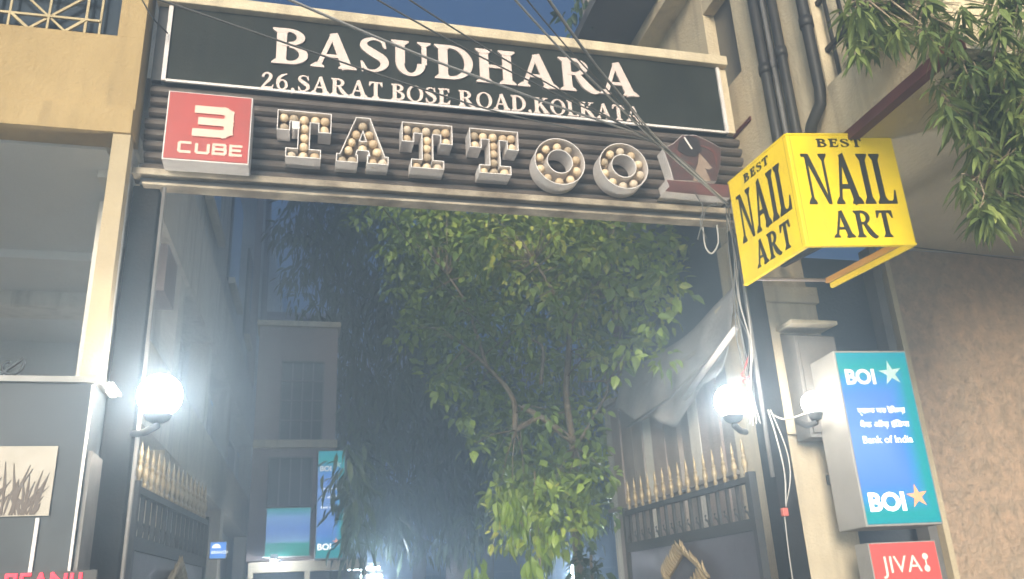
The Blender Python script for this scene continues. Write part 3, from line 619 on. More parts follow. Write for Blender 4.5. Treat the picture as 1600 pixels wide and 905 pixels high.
# red light box
p0 = onY(1322, 850, 4.35); p1 = onY(1432, 850, 4.35)
jv = thing('red_light_box', 'red lit sign with thin pale letters beneath the bank light box', 'sign', (3.165, 4.36, 1.40), math.radians(-5))
jz = onY(1322, 850, 4.36).z - 1.40; jw = .42
MB().box(0, jw, 0, .14, 0, jz).build('case', boiside, jv); MB().box(.008, jw - .006, -.004, -.001, .008, jz - .006).build('face', jivared, jv)
inst('lettering', fit_mesh(sans_mesh('JIVA', .13, .002, jivatx, .0), .245), jv, Matrix.Translation((.06, -.0045, jz - .165)))
for zz, r in ((jz - .085, .018), (jz - .15, .018)): MB().flat(ellipse(.335, zz, r, r, 14), .0062, .0045).build('dot', jivatx, jv)
MB().flat(strip([(.335, jz - .085), (.335, jz - .15)], .008), .0056, .0045).build('dot_link', jivatx, jv)
MB().box(.1, .16, .141, .42, .1, .16).build('bracket', steel, jv)

# ------------------------------------------------------------------ globe lamps
globedim = mat('dim_globe', (1, .95, .88), .3, emis=(1, .92, .80), estr=9)
def globe_lamp(label, c, r, arm, gm=None):
    t = thing('globe_lamp', label, 'lamp', (c.x, c.y, c.z - r - .03), 0, 'white globe lamps')
    prof = [(r * math.sin(a), r + .03 - r * math.cos(a)) for a in [math.radians(33 + i * 147 / 16) for i in range(16)]] + [(.003, 2 * r + .03)]
    g = MB().lathe(prof, (0, 0, 0), 24).build('globe', gm or globem, t, True)
    MB().lathe([(.03, .0), (r * .50, .012), (r * .60, .03), (r * .62, .042), (r * .50, .047)], (0, 0, 0), 20).build('cup', lampcap, t, True)
    MB().tube([(0, 0, -.015), (arm[0] * .5, arm[1] * .5, -.02), (arm[0], arm[1], arm[2])], .018, 8).build('arm', lampcap, t, True)
    return t
r = .104
globe_lamp('white globe lamp glowing on the left steel gate post', onY(250, 618, 4.30), r, (-.15, .27, 0))
globe_lamp('white globe lamp glowing on the right steel gate post', onY(1142, 627, 4.30), .094, (.22, .27, 0))
globe_lamp('white globe lamp partly hidden behind the tall bank light box', onY(1271, 630, 4.44), .072, (-.03, .16, .02), globedim)

# ------------------------------------------------------------------ gate leaves
fin = MB().lathe([(.010, 0), (.016, .02), (.008, .035), (.020, .07), (.021, .085), (.012, .11), (.016, .125), (.007, .14), (.012, .165), (.001, .235)], (0, 0, 0), 8).mesh('finial'); fin.materials.append(gold)
hook = MB().tube([(0, 0, 0), (.018, 0, .03), (.05, 0, .045), (.055, 0, .07), (.04, 0, .075)], [.012, .010, .008, .007, .003], 6).mesh('hook'); hook.materials.append(steel)
wl_ = MB().tube([(0, 0, 0), (.004, -.02, .03), (.012, -.028, .065), (.025, -.022, .10)], [.010, .013, .010, .002], 6).mesh('wreath_leaf'); wl_.materials.append(gold)
def gate_leaf(label, hinge, end, n, zt, side):
    a = Vector(hinge); v = Vector(end) - a; L = v.length; ang = math.atan2(v.y, v.x)
    t = thing('gate_leaf', label, 'gate', (a.x, a.y, 0.05), ang, 'gate leaves'); s_ = side                 # courtyard-facing side: local y sign
    MB().box(.03, L - .02, -.012, .012, .08, 1.86).build('sheet', panelm, t)
    for nm, z0, z1 in (('rail', .06, .12), ('rail', 1.862, 1.93), ('rail', 2.14, 2.175)): MB().box(.02, L, -.022, .022, z0, z1).build(nm, steel, t)
    MB().box(-.02, .018, -.025, .025, 0, 2.2).build('stile', steel, t); MB().box(L + .002, L + .04, -.025, .025, 0, 2.2).build('stile', steel, t)
    for i in range(n):
        x = .05 + (L - .1) * i / (n - 1)
        p = MB().bar((x, 0, 1.931), (x, 0, 2.139), .02, .02).build('picket', steel, t)
        inst('finial', fin, p, Matrix.Translation((x, 0, 2.176)))
        inst('hook', hook, p, Matrix.Translation((x + .008, 0, 1.935)))
    # gold wreath on the sheet
    cx, cz = L * .5, 1.63; R = .17
    w = MB()
    RH = .29; D = [(cx + RH, cz), (cx, cz + R), (cx - RH, cz), (cx, cz - R)]
    for k in range(4):
        A_, B_ = D[k], D[(k + 1) % 4]; w.bar((A_[0], s_ * .022, A_[1]), (B_[0], s_ * .022, B_[1]), .016, .016)
    wr = w.build('wreath', gold, t)
    for k in range(44):
        f = k / 44 * 4; i = int(f); u = f - i; A_, B_ = D[i], D[(i + 1) % 4]; x = A_[0] + (B_[0] - A_[0]) * u; z = A_[1] + (B_[1] - A_[1]) * u
        M_ = Matrix.Translation((x, s_ * .03, z)) @ Matrix.Rotation(math.radians(U(-10, 25)), 4, 'Y') @ Matrix.Scale(-s_, 4, (0, 1, 0))
        inst('wreath_leaf', wl_, wr, M_)
    return t
gate_leaf('dark gate leaf with gold spikes standing open before the right courtyard wall', (2.665, 4.66, 0), (2.56, 6.45, 0), 15, 2.5, 1)
gate_leaf('dark gate leaf with gold spikes standing open beside the courtyard wing', (-.79, 4.70, 0), (-.60, 6.40, 0), 15, 2.5, -1)

# ------------------------------------------------------------------ right building
ZF = 4.0; mx = onZ(1400, 154, ZF).x; yw = onZ(1500, 396, ZF).y; SX = mx
rb = thing('cream_building', 'cream plastered building with balcony, pipes and granite base right of the gate', 'building', (0, 0, 0))
YC0 = onX(1293, 136, mx).y                                           # corner where the balcony starts
YE1 = onX(920, 0, mx).y; YB0 = onX(1494, 72, mx).y
wa, wb = onX(1160, 118, mx), onX(1118, 152, mx); wt = onX(1145, 25, mx)
Yw0, Yw1, Zw0, Zw1 = wa.y, wb.y, (wa.z + wb.z) / 2, 5.95
MB().box(SX + .003, SX + .3, Yw1 + .25, YE1, 3.56, 5.05).build('shaded_side_wall', darkwall, rb)  # cream wall behind the board; its shadow and blue veil put into the colour
MB().box(SX, SX + .25, YC0, Yw0 - .001, ZF + .02, 9.7).build('side_wall', cream, rb)
MB().box(SX + .002, SX + .25, Yw0, Yw1, ZF + .02, Zw0).build('side_wall', cream, rb); MB().box(SX + .002, SX + .25, Yw0, Yw1, Zw1, 9.7).build('side_wall', cream, rb)
MB().box(SX, SX + .25, Yw1 + .001, YE1, 5.052, 9.7).build('side_wall', cream, rb)
MB().box(SX + .10, SX + .12, Yw0 - .03, Yw1 + .03, Zw0 - .02, Zw1 + .02).build('window', mat('dusty_glass', (.13, .125, .11), .3), rb)
MB().bar((SX - .004, Yw0 - .02, 4.72), (SX - .004, Yw1 + .3, 4.72), .012, .03).build('groove_strip', maroon, rb)
MB().box(SX + .251, SX + 7, YC0, YC0 + .2, ZF + .121, 4.9).build('front_wall', cream, rb)
MB().box(SX + .251, SX + .45, YC0, YC0 + .2, 4.901, 9.7).build('front_wall', cream, rb)
MB().box(SX + 1.9, SX + 7, YC0, YC0 + .2, 4.901, 9.7).build('front_wall', cream, rb)
MB().box(SX + .451, SX + 1.899, YC0 + .1, YC0 + .12, 4.901, 7.2).build('window', glassd, rb)
MB().box(SX + .451, SX + 1.899, YC0, YC0 + .2, 7.201, 9.7).build('front_wall', cream, rb)
MB().box(SX, SX + .25, Yw1 + .001, Yw1 + .248, ZF + .02, 5.05).build('side_wall', cream, rb)
# side balcony high behind the board
ZS = 6.25; e0 = onZ(996, 72, ZS); e1 = onZ(1040, 75, ZS)
sb = MB().box(e0.x - .52, e0.x - .001, 5.3, YE1, ZS + .12, ZS + .22).build('side_balcony', farwall, rb)
MB().box(e0.x, e1.x, 4.99, YE1, ZS, ZS + .34).build('edge_beam', cream, sb)
MB().box(e1.x + .001, e1.x + .03, 4.99, YE1, ZS + .05, ZS + .3).build('maroon_trim', maroon, sb)
MB().box(e1.x + .031, max(SX - .002, e1.x + .2), 4.99, YE1, ZS + .10, ZS + .2).build('soffit', soffity, sb)
q = onY(926, 30, YE1 + .02); MB().box(q.x - .06, q.x + .06, YE1 + .01, YE1 + .15, .03, 9.7).build('corner_post', pinkwall, rb)
# street balcony over the granite base: parapet, maroon band, soffit, railing
bal = MB().box(mx + .05, 10, YB0, yw, ZF, ZF + .018).build('balcony_soffit', soffity, rb)
pz = onX(1342, 86, mx).z
MB().box(mx, mx + .10, YB0, YC0 - .001, ZF + .02, pz).build('parapet', cream, bal)
MB().box(mx - .012, mx + .049, YB0 - .01, 4.95, ZF - .012, ZF + .05).build('maroon_band', maroon, bal)
MB().box(mx + .101, 10, YB0, YB0 + .1, ZF + .02, pz).build('parapet', cream, bal)
for i in range(8):
    y = YC0 - .08 - i * .12
    MB().box(mx + .04, mx + .058, y, y + .018, pz + .001, pz + .95).build('railing_bar', dsteel, bal)
for z in (.25, .6, .95): MB().box(mx + .036, mx + .062, YB0 + .1, YC0 - .002, pz + z, pz + z + .03).build('railing_rail', dsteel, bal)
# gate pier, recess, granite
MB().box(2.95, 3.42, 4.78, 5.3, .03, 3.40).build('pier', creamlt, rb, bevel=.006)
MB().box(2.93, 3.44, 4.76, 5.3, 3.402, 3.52).build('pier_cap', creamlt, rb, bevel=.008)
MB().box(3.02, 3.38, 4.80, 5.3, 3.522, 3.998).build('pier', cream, rb)
MB().box(2.955, 3.10, 4.755, 4.778, 2.5, 3.25).build('pilaster', creamlt, rb)
MB().box(3.421, 4.42, 5.33, 5.5, .03, 3.998).build('recess_wall', darkwall, rb)  # the recess's darkness and blue cast are carried by the wall colour
gx = onY(1388, 420, yw).x
MB().box(gx, 12, yw, yw + .3, .03, 3.998).build('granite_wall', stone, rb)
MB().box(gx - .045, gx - .002, yw - .03, yw + .2, .03, 3.998).build('edge_strip', cream, rb)
MB().box(gx - .16, gx - .09, yw - .02, yw + .1, .03, 3.998).build('edge_pipe', greypipe, rb)
# courtyard wall of upright panels, ledge
cwl = thing('courtyard_wall', 'greyish upright panels and ledge lining the right side of the courtyard', 'wall', (2.98, 5.32, 0))
wood1 = mat('grey_board', (.36, .32, .28), .85, var=(.24, .21, .19), scale=4, bump=.3, streak=(.2, .18, .165)); wood2 = mat('pinkish_board', (.42, .35, .31), .85, var=(.30, .25, .225), scale=5, bump=.3, streak=(.24, .2, .18))
y = 0
for i in range(11):
    w_ = U(.16, .32)
    MB().box(U(-.02, .03), .06, y + .004, y + w_, .03, 3.42 + U(-.10, .06)).build('board', (wood1, wood2, wingm, wood1)[i % 4], cwl); y += w_ + .006
MB().bar((-.035, 0, 3.30), (-.035, y, 3.34), .05, .03).build('ledge', wood1, cwl); MB().bar((-.035, 0, 2.35), (-.035, y, 2.37), .05, .03).build('ledge', wood1, cwl)
MB().box(.061, .09, 0, 2.6, .03, 3.43).build('backing', farwall, cwl)
tp = MB(); nu, nv = 26, 14; tv = []
for i in range(nu + 1):
    for k in range(nv + 1):
        u, v = i / nu, k / nv; Y = 5.0 + 2.2 * u; drop = (.42 + .22 * math.sin(u * 2.6 + .4) ** 2 + .05 * math.sin(u * 17)) * v
        tv.append((2.955 - .10 * v - .018 * v * math.sin(u * 31 + 2 * v) - .010 * math.sin(u * 13), Y, 3.60 - .10 * math.sin(math.pi * u) - drop))
tp.add(tv, [(i * (nv + 1) + k, i * (nv + 1) + k + 1, (i + 1) * (nv + 1) + k + 1, (i + 1) * (nv + 1) + k) for i in range(nu) for k in range(nv)])
to = tp.build('tarpaulin', mat('grey_tarpaulin', (.40, .39, .38), .7, var=(.30, .295, .29), scale=6, bump=.25, bscale=30), None, True); sf = to.modifiers.new('thick', 'SOLIDIFY'); sf.thickness = .004
tag(to, 'creased grey tarpaulin hung along the top of the right courtyard wall', 'tarpaulin')
a, b_ = onX(1070, 622, 2.80), onX(1150, 512, 2.79)
tag(MB().tube([a, b_], .022, 8).build('leaning_pole', whitemetal, None, True), 'pale pole leaning against the right courtyard wall', 'pole')
a, b_ = onX(980, 668, 2.82), onX(1128, 540, 2.80)
tag(MB().tube([a, (a + b_) / 2 + Vector((0, 0, -.05)), b_], .012, 6).build('pipe_run', greypipe, None, True), 'thin grey pipe slanting along the right courtyard wall', 'pipe')
# meter box beside the pier
p0 = onY(1207, 520, 4.74); p1 = onY(1272, 690, 4.74)
mbx = thing('meter_box', 'grey metal meter box with sloping lid on the cream pier', 'box', (p0.x + .06, 4.60, p1.z))
MB().add([(0, 0, 0), (.30, 0, 0), (.30, .155, 0), (0, .155, 0), (0, 0, .66), (.30, 0, .66), (.30, .155, .72), (0, .155, .72)], [(3, 2, 1, 0), (4, 5, 6, 7), (0, 1, 5, 4), (1, 2, 6, 5), (2, 3, 7, 6), (3, 0, 4, 7)]).build('case', greypipe, mbx, bevel=.004)
MB().box(.02, .28, -.012, -.001, .03, .62).build('door', greypipe, mbx); MB().box(-.02, .32, -.03, .156, .735, .76).build('lid', creamlt, mbx)
# rain pipes on the front
def pipe(label, px, m_, r, zbot=4.06, bend=False, px2=None):
    q = onX(px, 100, SX - r - .012); X = SX - r - .012; pts = [(X, q.y, 9.6), (X, q.y, zbot + .35)]
    pts += [(X, q.y, zbot + .22), (X - .01, q.y + .01, zbot + .12), (X - .03, q.y + .10, zbot + .03), (X - .03, q.y + .2, zbot - .12)] if bend else [(X, q.y, zbot)]
    t = thing('rain_pipe', label, 'pipe', (0, 0, 0), 0, 'rain pipes on the cream side wall')
    MB().tube(pts, r, 12).build('pipe', m_, t, True)
    for z in (4.85, 6.3, 7.9): MB().tube([(X, q.y, z), (X, q.y, z + .07)], r * 1.22, 12).build('collar', m_, t, True)
pipe('thick black rain pipe nearest the side window of the cream building', 1194, dsteel, .037)
pipe('slim grey rain pipe between two black pipes', 1209, greypipe, .018)
pipe('thick black rain pipe beside the slim grey one', 1224, dsteel, .032)
pipe('black rain pipe ending in a bend above the yellow sign', 1273, dsteel, .036, 4.18, True)

# ------------------------------------------------------------------ far buildings
def far_building(label, x0, x1, y, z1, m_, cols, rows, zst=3.0, w=.9, h=1.2, dep=3):
    t = thing('far_building', label, 'building', ((x0 + x1) / 2, y, 0)); X0, X1 = -(x1 - x0) / 2, (x1 - x0) / 2
    MB().box(X0, X1, 0, dep, .03, z1).build('wall', m_, t); MB().box(X0 - .1, X1 + .1, -.15, dep, z1 + .002, z1 + .25).build('parapet', m_, t)
    for r_ in range(rows):
        for c in range(cols):
            x = X0 + (X1 - X0) * (c + .5) / cols; z = 1.2 + r_ * zst
            if z + h > z1 - .2: continue
            o = MB().box(x - w / 2, x + w / 2, -.015, -.002, z, z + h).build('window', glassd, t)
            for a in ((x - w / 2 - .05, x - w / 2, z, z + h), (x + w / 2, x + w / 2 + .05, z, z + h), (x - w / 2 - .05, x + w / 2 + .05, z + h, z + h + .05), (x - .02, x + .02, z, z + h)):
                MB().box(a[0], a[1], -.05, -.001, a[2], a[3]).build('frame', creamlt, o)
            MB().box(x - w / 2 - .12, x + w / 2 + .12, -.3, -.001, z + h + .08, z + h + .15).build('shade', m_, o)
    return t
q0 = onY(428, 520, 17); q1 = onY(528, 512, 17)
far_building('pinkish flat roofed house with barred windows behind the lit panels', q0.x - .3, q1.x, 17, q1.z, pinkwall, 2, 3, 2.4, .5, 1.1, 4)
far_building('dim tall block added as dark backing behind the trees', 1.2, 15, 27, 9.4, farwall, 7, 3, 3, 1.1, 1.4, 5)  # backing block added so gaps between the leaves come out dark
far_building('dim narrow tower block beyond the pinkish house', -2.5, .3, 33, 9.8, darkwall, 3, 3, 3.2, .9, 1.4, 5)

# ------------------------------------------------------------------ cables
def cable(label, pts, r, m_, grp=None, n=12): return tag(MB().tube(bez(pts, n), r, 6).build('cable', m_, None, True), label, 'cable', grp)
hub = onY(1137, 319, 4.40); mid = onY(1035, 228, 4.05)
for i, (px, py, Y) in enumerate(((453, 0, 2.6), (590, 0, 2.7), (640, 0, 2.7), (814, 10, 2.9), (840, 20, 2.9), (885, 42, 3.0), (899, 58, 3.1), (700, 152, 3.1))):
    off = Vector((U(-.012, .012), U(-.012, .012), U(-.012, .012))); P = onY(px, py, Y); h_ = hub + off * .5; md = mid + off
    far_ = md + (P - md) * 2.2 + Vector((0, 0, .2))
    cable('thicker pale cable strung from the right gate post across the board' if i % 3 == 0 else 'thin grey cable strung from the right gate post across the board', [h_, md, md + (P - md) * .5 + Vector((0, 0, -.015)), P, far_], .0038 + .002 * (i % 3 == 0), (cordw, cordg, cordg)[i % 3], 'overhead cables')
# two thin lines crossing the opening, and one past the ochre wall
cable('thin dark line slanting across the courtyard from the lintel', [onY(598, 325, 4.9), onY(680, 430, 5.6), onY(800, 560, 7.0)], .004, cordg)
cable('thin dark line hanging off the ochre wall beside the board', [onY(222, 0, 4.38), onY(240, 30, 4.38), onY(262, 52, 4.52)], .004, cordb)
cable('thin dark wire stretched below the balcony over the granite wall', [onY(1290, 372, 4.4), onY(1440, 388, 4.6), onY(1610, 408, 4.9)], .004, cordb)
# tangle down the right post
for i in range(7):
    px0 = 1138 + U(-8, 10); pts = []
    for k, y in enumerate((325, 400, 470, 540, 600, 660)):
        pts.append(onY(px0 + (y - 325) * .13 + U(-9, 9), y + U(-8, 8), 4.5 + U(-.05, .03)))
    cable('loose pale cable tangled down the right steel gate post' if i % 3 == 0 else 'loose dark grey cable tangled down the right steel gate post', pts, .0034, (cordw, cordg, cordg)[i % 3], 'post cables')
cable('pale loop of cable hanging from the lintel by the right post', [onY(1098, 355, 4.47), onY(1102, 385, 4.46), onY(1112, 396, 4.46), onY(1122, 380, 4.47), onY(1120, 352, 4.48)], .006, cordw)
for pts in (((1085, 300), (1098, 325), (1094, 350), (1104, 372)), ((1120, 318), (1104, 326), (1096, 352), (1090, 375))):
    cable('dark twisted wire dangling below the emblem', [onY(*p, 4.42) for p in pts], .0035, cordg, 'dangling wires')
cable('pale cable drooping from the pier to the bank light box', [onY(1196, 640, 4.6), onY(1225, 655, 4.5), onY(1262, 645, 4.5)], .006, cordw)
cable('pale cable hanging in a loop with a red plug', [onY(1200, 640, 4.52), onY(1215, 690, 4.5), onY(1226, 740, 4.5), onY(1228, 790, 4.5)], .005, cordw)
cable('second pale cable hanging down to the red plug', [onY(1204, 640, 4.52), onY(1228, 700, 4.5), onY(1235, 745, 4.5), onY(1228, 792, 4.5)], .004, cordw)
q = onY(1226, 800, 4.5)
tag(MB().box(q.x - .018, q.x + .018, q.y - .015, q.y + .015, q.z - .025, q.z + .022).build('plug', mat('red_plug', (.55, .13, .10), .5), None, bevel=.005), 'small red plug hanging on pale cables', 'plug')
cable('pale cable running down from the red plug', [onY(1226, 806, 4.5), onY(1232, 860, 4.5), onY(1242, 930, 4.5)], .004, cordw)
rs = [onY(1170, 556, 4.5), onY(1162, 580, 4.5), onY(1158, 586, 4.49), onY(1166, 590, 4.48), onY(1172, 588, 4.5), onY(1160, 596, 4.49), onY(1170, 598, 4.5)]
tag(MB().tube(bez(rs, 6), .004, 5).build('red_string', redcord, None, True), 'short red string knotted on the right gate post', 'string')

# ------------------------------------------------------------------ courtyard lamps
def tube_lamp(label, px0, px1, py, Y):
    a = onY(px0, py, Y); b = onY(px1, py, Y); t = thing('tube_lamp', label, 'lamp', a, 0, 'courtyard tube lamps'); w = b.x - a.x
    MB().box(0, w, .0, .05, .022, .07).build('housing', whitemetal, t); MB().tube([(.01, .02, .0), (w - .01, .02, .0)], .018, 8).build('tube', tubem, t, True)
tube_lamp('upper lit tube lamp in the courtyard below the bank sign', 530, 594, 891, 9.6)
tube_lamp('lower lit tube lamp in the courtyard below the bank sign', 528, 598, 903, 9.6)
tube_lamp('short lit tube lamp under the beam of the blue green panel', 422, 434, 878, 8.9)
lp = onY(898, 892, 9.5)
t = thing('bulkhead_lamp', 'small glaring white lamp at the foot of the lit tree', 'lamp', lp)
MB().lathe([(.01, -.08), (.04, -.06), (.045, 0), (.03, .05), (.004, .06)], (0, 0, 0), 10).build('bulb', tubem, t, True); MB().lathe([(.05, .061), (.05, .08), (.02, .10)], (0, 0, 0), 10).build('cap', steel, t)
MB().tube([(0, 0, .1), (0, .1, .1), (0, .12, -1.6)], .015, 6).build('post', steel, t)

# ------------------------------------------------------------------ trees
def leaf_geo(L, W, droop=.25, fold=.25):
    """pointed leaf along +x, folded on its midrib: 8 vertices, 6 faces"""
    z = lambda x: -droop * L * (x / L) ** 2
    v = [(0, 0, 0), (L * .3, W * .5, z(L * .3) + fold * W * .4), (L * .3, 0, z(L * .3)), (L * .3, -W * .5, z(L * .3) + fold * W * .4),
         (L * .65, W * .38, z(L * .65) + fold * W * .3), (L * .65, 0, z(L * .65)), (L * .65, -W * .38, z(L * .65) + fold * W * .3), (L, 0, z(L))]
    return [Vector(p) for p in v], [(0, 2, 1), (0, 3, 2), (1, 2, 5, 4), (2, 3, 6, 5), (4, 5, 7), (5, 6, 7)]
def leaf_cloud(leaves, L, W, droop):
    V, F, T = [], [], []
    for M_, tint in leaves:
        v, f = leaf_geo(L, W, droop); o = len(V); V += [tuple(M_ @ p) for p in v]; F += [tuple(i + o for i in q) for q in f]; T += [tint] * len(v)
    me = bpy.data.meshes.new('crown'); me.from_pydata(V, [], F); me.update()
    a = me.attributes.new('tint', 'FLOAT', 'POINT'); a.data.foreach_set('value', T); return me
def leaf_mat(p, direction, roll, s):
    q = Vector(direction).normalized().to_track_quat('X', 'Z') @ Quaternion((1, 0, 0), roll)
    return Matrix.Translation(p) @ q.to_matrix().to_4x4() @ Matrix.Scale(s, 4)
def clump(c, r, n, down, out, leaves, tint, droopy):
    """a twig end: leaves radiating from around a point"""
    for _ in range(n):
        d = Vector((U(-1, 1), U(-1, 1), U(-1, 1)))
        if d.length < .05: continue
        d.normalize(); p = c + d * r * rnd() ** .5
        dr = d * out + Vector((U(-.5, .5), U(-.5, .5), -down + U(-.4, .4)))
        leaves.append((leaf_mat(p, dr, U(-.9, .9), U(.5, 1.4)), min(.75, max(0, tint + U(-.22, .22)))))
def crown_points(blobs):
    """blobs: px, py, distance, radius in px, count -> clump centres"""
    out = []
    for px, py, Y, rx, ry, n in blobs:
        for _ in range(n):
            a = U(0, 2 * math.pi); r_ = rnd() ** .5; dd = U(-1, 1)
            out.append(onY(px + rx * r_ * math.cos(a), py + ry * r_ * math.sin(a), Y + dd * .9))
    return out
def make_tree(name, label, base, limbs, leaves, LW, lm, bm_, nleaf=0, group=None, droop=.25, cat='tree', twigs=()):
    t = thing(name, label, cat, base, 0, group); b0 = Vector(base)
    for i, (pts, r0, r1) in enumerate(limbs):
        q = bez([Vector(p) - b0 for p in pts], 8); MB().tube(q, r0, 9, r1).build('trunk' if i == 0 else 'limb', bm_, t, True)
    if twigs:
        tw = MB(); allp = [Vector(p) for pts, a_, c_ in limbs for p in bez(pts, 6)]
        for c in twigs:
            n_ = min(allp, key=lambda p: (p - c).length); mid_ = (n_ + c) / 2 + Vector((U(-.04, .04), U(-.04, .04), U(.0, .08)))
            if (n_ - c).length < .75: tw.tube([n_ - b0, mid_ - b0, c - b0], .0075, 5, .0025)
        tag(tw.build('twigs', bm_, t, True), None, None, kind='stuff')
    Mi = Matrix.Translation(-b0); leaves = [(Mi @ M_, tn) for M_, tn in leaves]
    big = []
    if nleaf:
        def size(l): p = l[0].translation + b0 - CAM; return -l[0].to_scale().x / max(.5, p.dot(FWD)) if p.dot(FWD) > 0 else 0
        def seen(l):
            p = l[0].translation + b0 - CAM; z = p.dot(FWD)
            return z > 0 and abs(p.dot(RIGHT) / z) < .6 and abs(p.dot(DOWN) / z) < .34
        leaves.sort(key=lambda l: (0 if seen(l) else 1, size(l))); big, leaves = leaves[:nleaf], leaves[nleaf:]
        vm = []
        for k in range(8):
            v, f = leaf_geo(LW[0], LW[1] * (.85 + .05 * k), droop + .04 * (k % 4)); me = bpy.data.meshes.new('leaf'); me.from_pydata([tuple(p) for p in v], [], f)
            a = me.attributes.new('tint', 'FLOAT', 'POINT'); a.data.foreach_set('value', [.08 + k * .075] * len(v)); me.materials.append(lm); me.update(); vm.append(me)
        for M_, tn in big: inst('leaf', vm[min(7, max(0, int((tn - .05) / .075)))], t, M_)
    me = leaf_cloud(leaves, LW[0], LW[1], droop); me.materials.append(lm)
    tag(inst('crown', me, t), None, None, kind='stuff'); return t

# lit tree in the middle
lv = []
YT = 8.2
mid_blobs = [(700, 430, YT, 95, 95, 78), (760, 385, YT, 110, 60, 71), (880, 400, YT, 120, 70, 102), (1000, 400, YT - .6, 85, 65, 95), (960, 470, YT - .4, 110, 75, 88), (1020, 480, YT - .6, 50, 60, 37),
             (700, 540, YT, 70, 55, 33), (770, 600, YT, 90, 60, 33), (900, 570, YT + .3, 90, 80, 44), (870, 690, YT + .2, 90, 70, 48), (800, 690, YT, 70, 60, 26), (830, 790, YT - .3, 75, 65, 43), (910, 770, YT + .2, 60, 70, 31),
             (760, 470, YT + .5, 110, 110, 57), (900, 480, YT + .6, 120, 120, 68), (780, 330, YT, 260, 45, 119), (960, 345, YT - .4, 130, 30, 57), (900, 720, 7.2, 60, 80, 14), (880, 800, 7.2, 50, 60, 12), (760, 500, 7.2, 70, 60, 11), (930, 520, 7.2, 70, 70, 10), (800, 400, 7.2, 120, 50, 20), (860, 620, 7.2, 90, 50, 6), (1030, 380, 6.3, 50, 40, 22), (1045, 450, 6.3, 35, 55, 14), (1015, 530, 6.4, 45, 45, 12), (985, 420, 6.6, 60, 70, 22), (660, 380, YT - .2, 60, 50, 26), (665, 470, YT, 40, 60, 14)]
mid_c = crown_points(mid_blobs)
for c in mid_c:
    bright = .30 + .22 * math.sin(c.x * 2.3 + c.z * 1.9) + U(-.12, .12)
    clump(c, .16, 17, .3, 1.0, lv, bright, 0)
YM = YT - .85
base = onY(905, 905, YT); base.z = .03; base.x = onY(905, 905, YT).x
j1 = onY(895, 830, YM); j2 = onY(895, 690, YM); j3 = onY(885, 620, YM); j4 = onY(892, 505, YM)
make_tree('lit_tree', 'leafy tree with pale bare limbs lit yellow green in the courtyard', base,
          [([base, onY(905, 905, YT), onY(900, 830, YT), onY(899, 760, YT - .3), j2], .055, .036),
           ([j2, onY(850, 655, YM), onY(815, 636, YM)], .034, .024), ([j2, j3, onY(888, 560, YM), j4], .032, .028), ([j4, onY(868, 462, YM), onY(835, 408, YM)], .026, .010), ([j4, onY(930, 450, YM), onY(960, 400, YM)], .02, .008),
           ([onY(805, 672, YM), onY(800, 620, YM - .05), onY(760, 572, YM), onY(722, 538, YM)], .028, .012), ([onY(845, 650, YM), onY(805, 672, YM)], .026, .026), ([onY(900, 700, YM), onY(950, 605, YM), onY(910, 596, YM)], .016, .006),
           ([onY(760, 572, YM), onY(730, 480, YM), onY(700, 430, YM)], .018, .008), ([onY(845, 600, YM), onY(848, 545, YM), onY(830, 530, YM)], .02, .008)],
          lv, (.092, .052), leafmid, bark, 300, 'courtyard trees', twigs=mid_c[::2])
# dark drooping tree on the left
lv = []; YD = 10.5
dk = [(560, 430, YD, 110, 110, 120), (640, 400, YD + .4, 130, 120, 120), (520, 560, YD, 60, 90, 36), (600, 560, YD, 90, 110, 110), (560, 660, YD - .3, 70, 70, 60), (620, 690, YD - .4, 110, 100, 120), (690, 640, YD, 80, 120, 90), (720, 740, YD, 70, 100, 80),
      (590, 790, YD - .6, 70, 50, 60), (680, 810, YD - .3, 80, 60, 60), (540, 360, YD, 70, 60, 40), (470, 350, YD, 40, 50, 14), (760, 690, YD + .6, 100, 170, 90), (840, 520, YD + 1.2, 200, 180, 150), (900, 720, YD + 1.2, 90, 140, 70), (700, 330, YD + .8, 260, 60, 100), (560, 720, 8.6, 26, 60, 12), (552, 800, 8.6, 24, 50, 9), (530, 745, 8.6, 18, 12, 2), (540, 850, 8.6, 18, 20, 3)]
for c in crown_points(dk):
    clump(c, .22, 15, .95, .75, lv, .25 + .22 * math.sin(c.x * 2.7 - c.z * 2.1) + U(-.15, .15), 1)
base = onY(715, 900, YD); base.z = .03
make_tree('drooping_tree', 'dark tree with long hanging leaves beside the courtyard bank sign', base,
          [([base, onY(715, 900, YD), onY(712, 800, YD), onY(690, 650, YD), onY(660, 480, YD)], .17, .07), ([onY(712, 800, YD), onY(640, 690, YD), onY(560, 600, YD)], .07, .02), ([onY(690, 650, YD), onY(600, 480, YD), onY(540, 400, YD)], .06, .02), ([onY(695, 690, YD), onY(780, 560, YD + .8), onY(840, 430, YD + 1)], .06, .02)],
          lv, (.17, .036), leafdark, barkd, 300, 'courtyard trees', .3)
base = onY(650, 905, YD + 2.2); base.z = .03
for px in (655, 762):
    b_ = onY(px, 905, YD + 2); b_.z = .03
    ll = []
    for c in crown_points([(px, 640, YD + 2.2, 120, 130, 26)]): clump(c, .3, 10, 1.0, .6, ll, .15, 1)
    make_tree('background_tree', 'slim grey trunked tree standing behind the drooping tree' if px < 700 else 'slim grey trunked tree standing behind the lit tree', b_, [([b_, onY(px, 900, YD + 2), onY(px + 6, 780, YD + 2), onY(px, 640, YD + 2)], .12, .05)], ll, (.22, .05), leafdark, barkd, 0, 'background trees', .3)
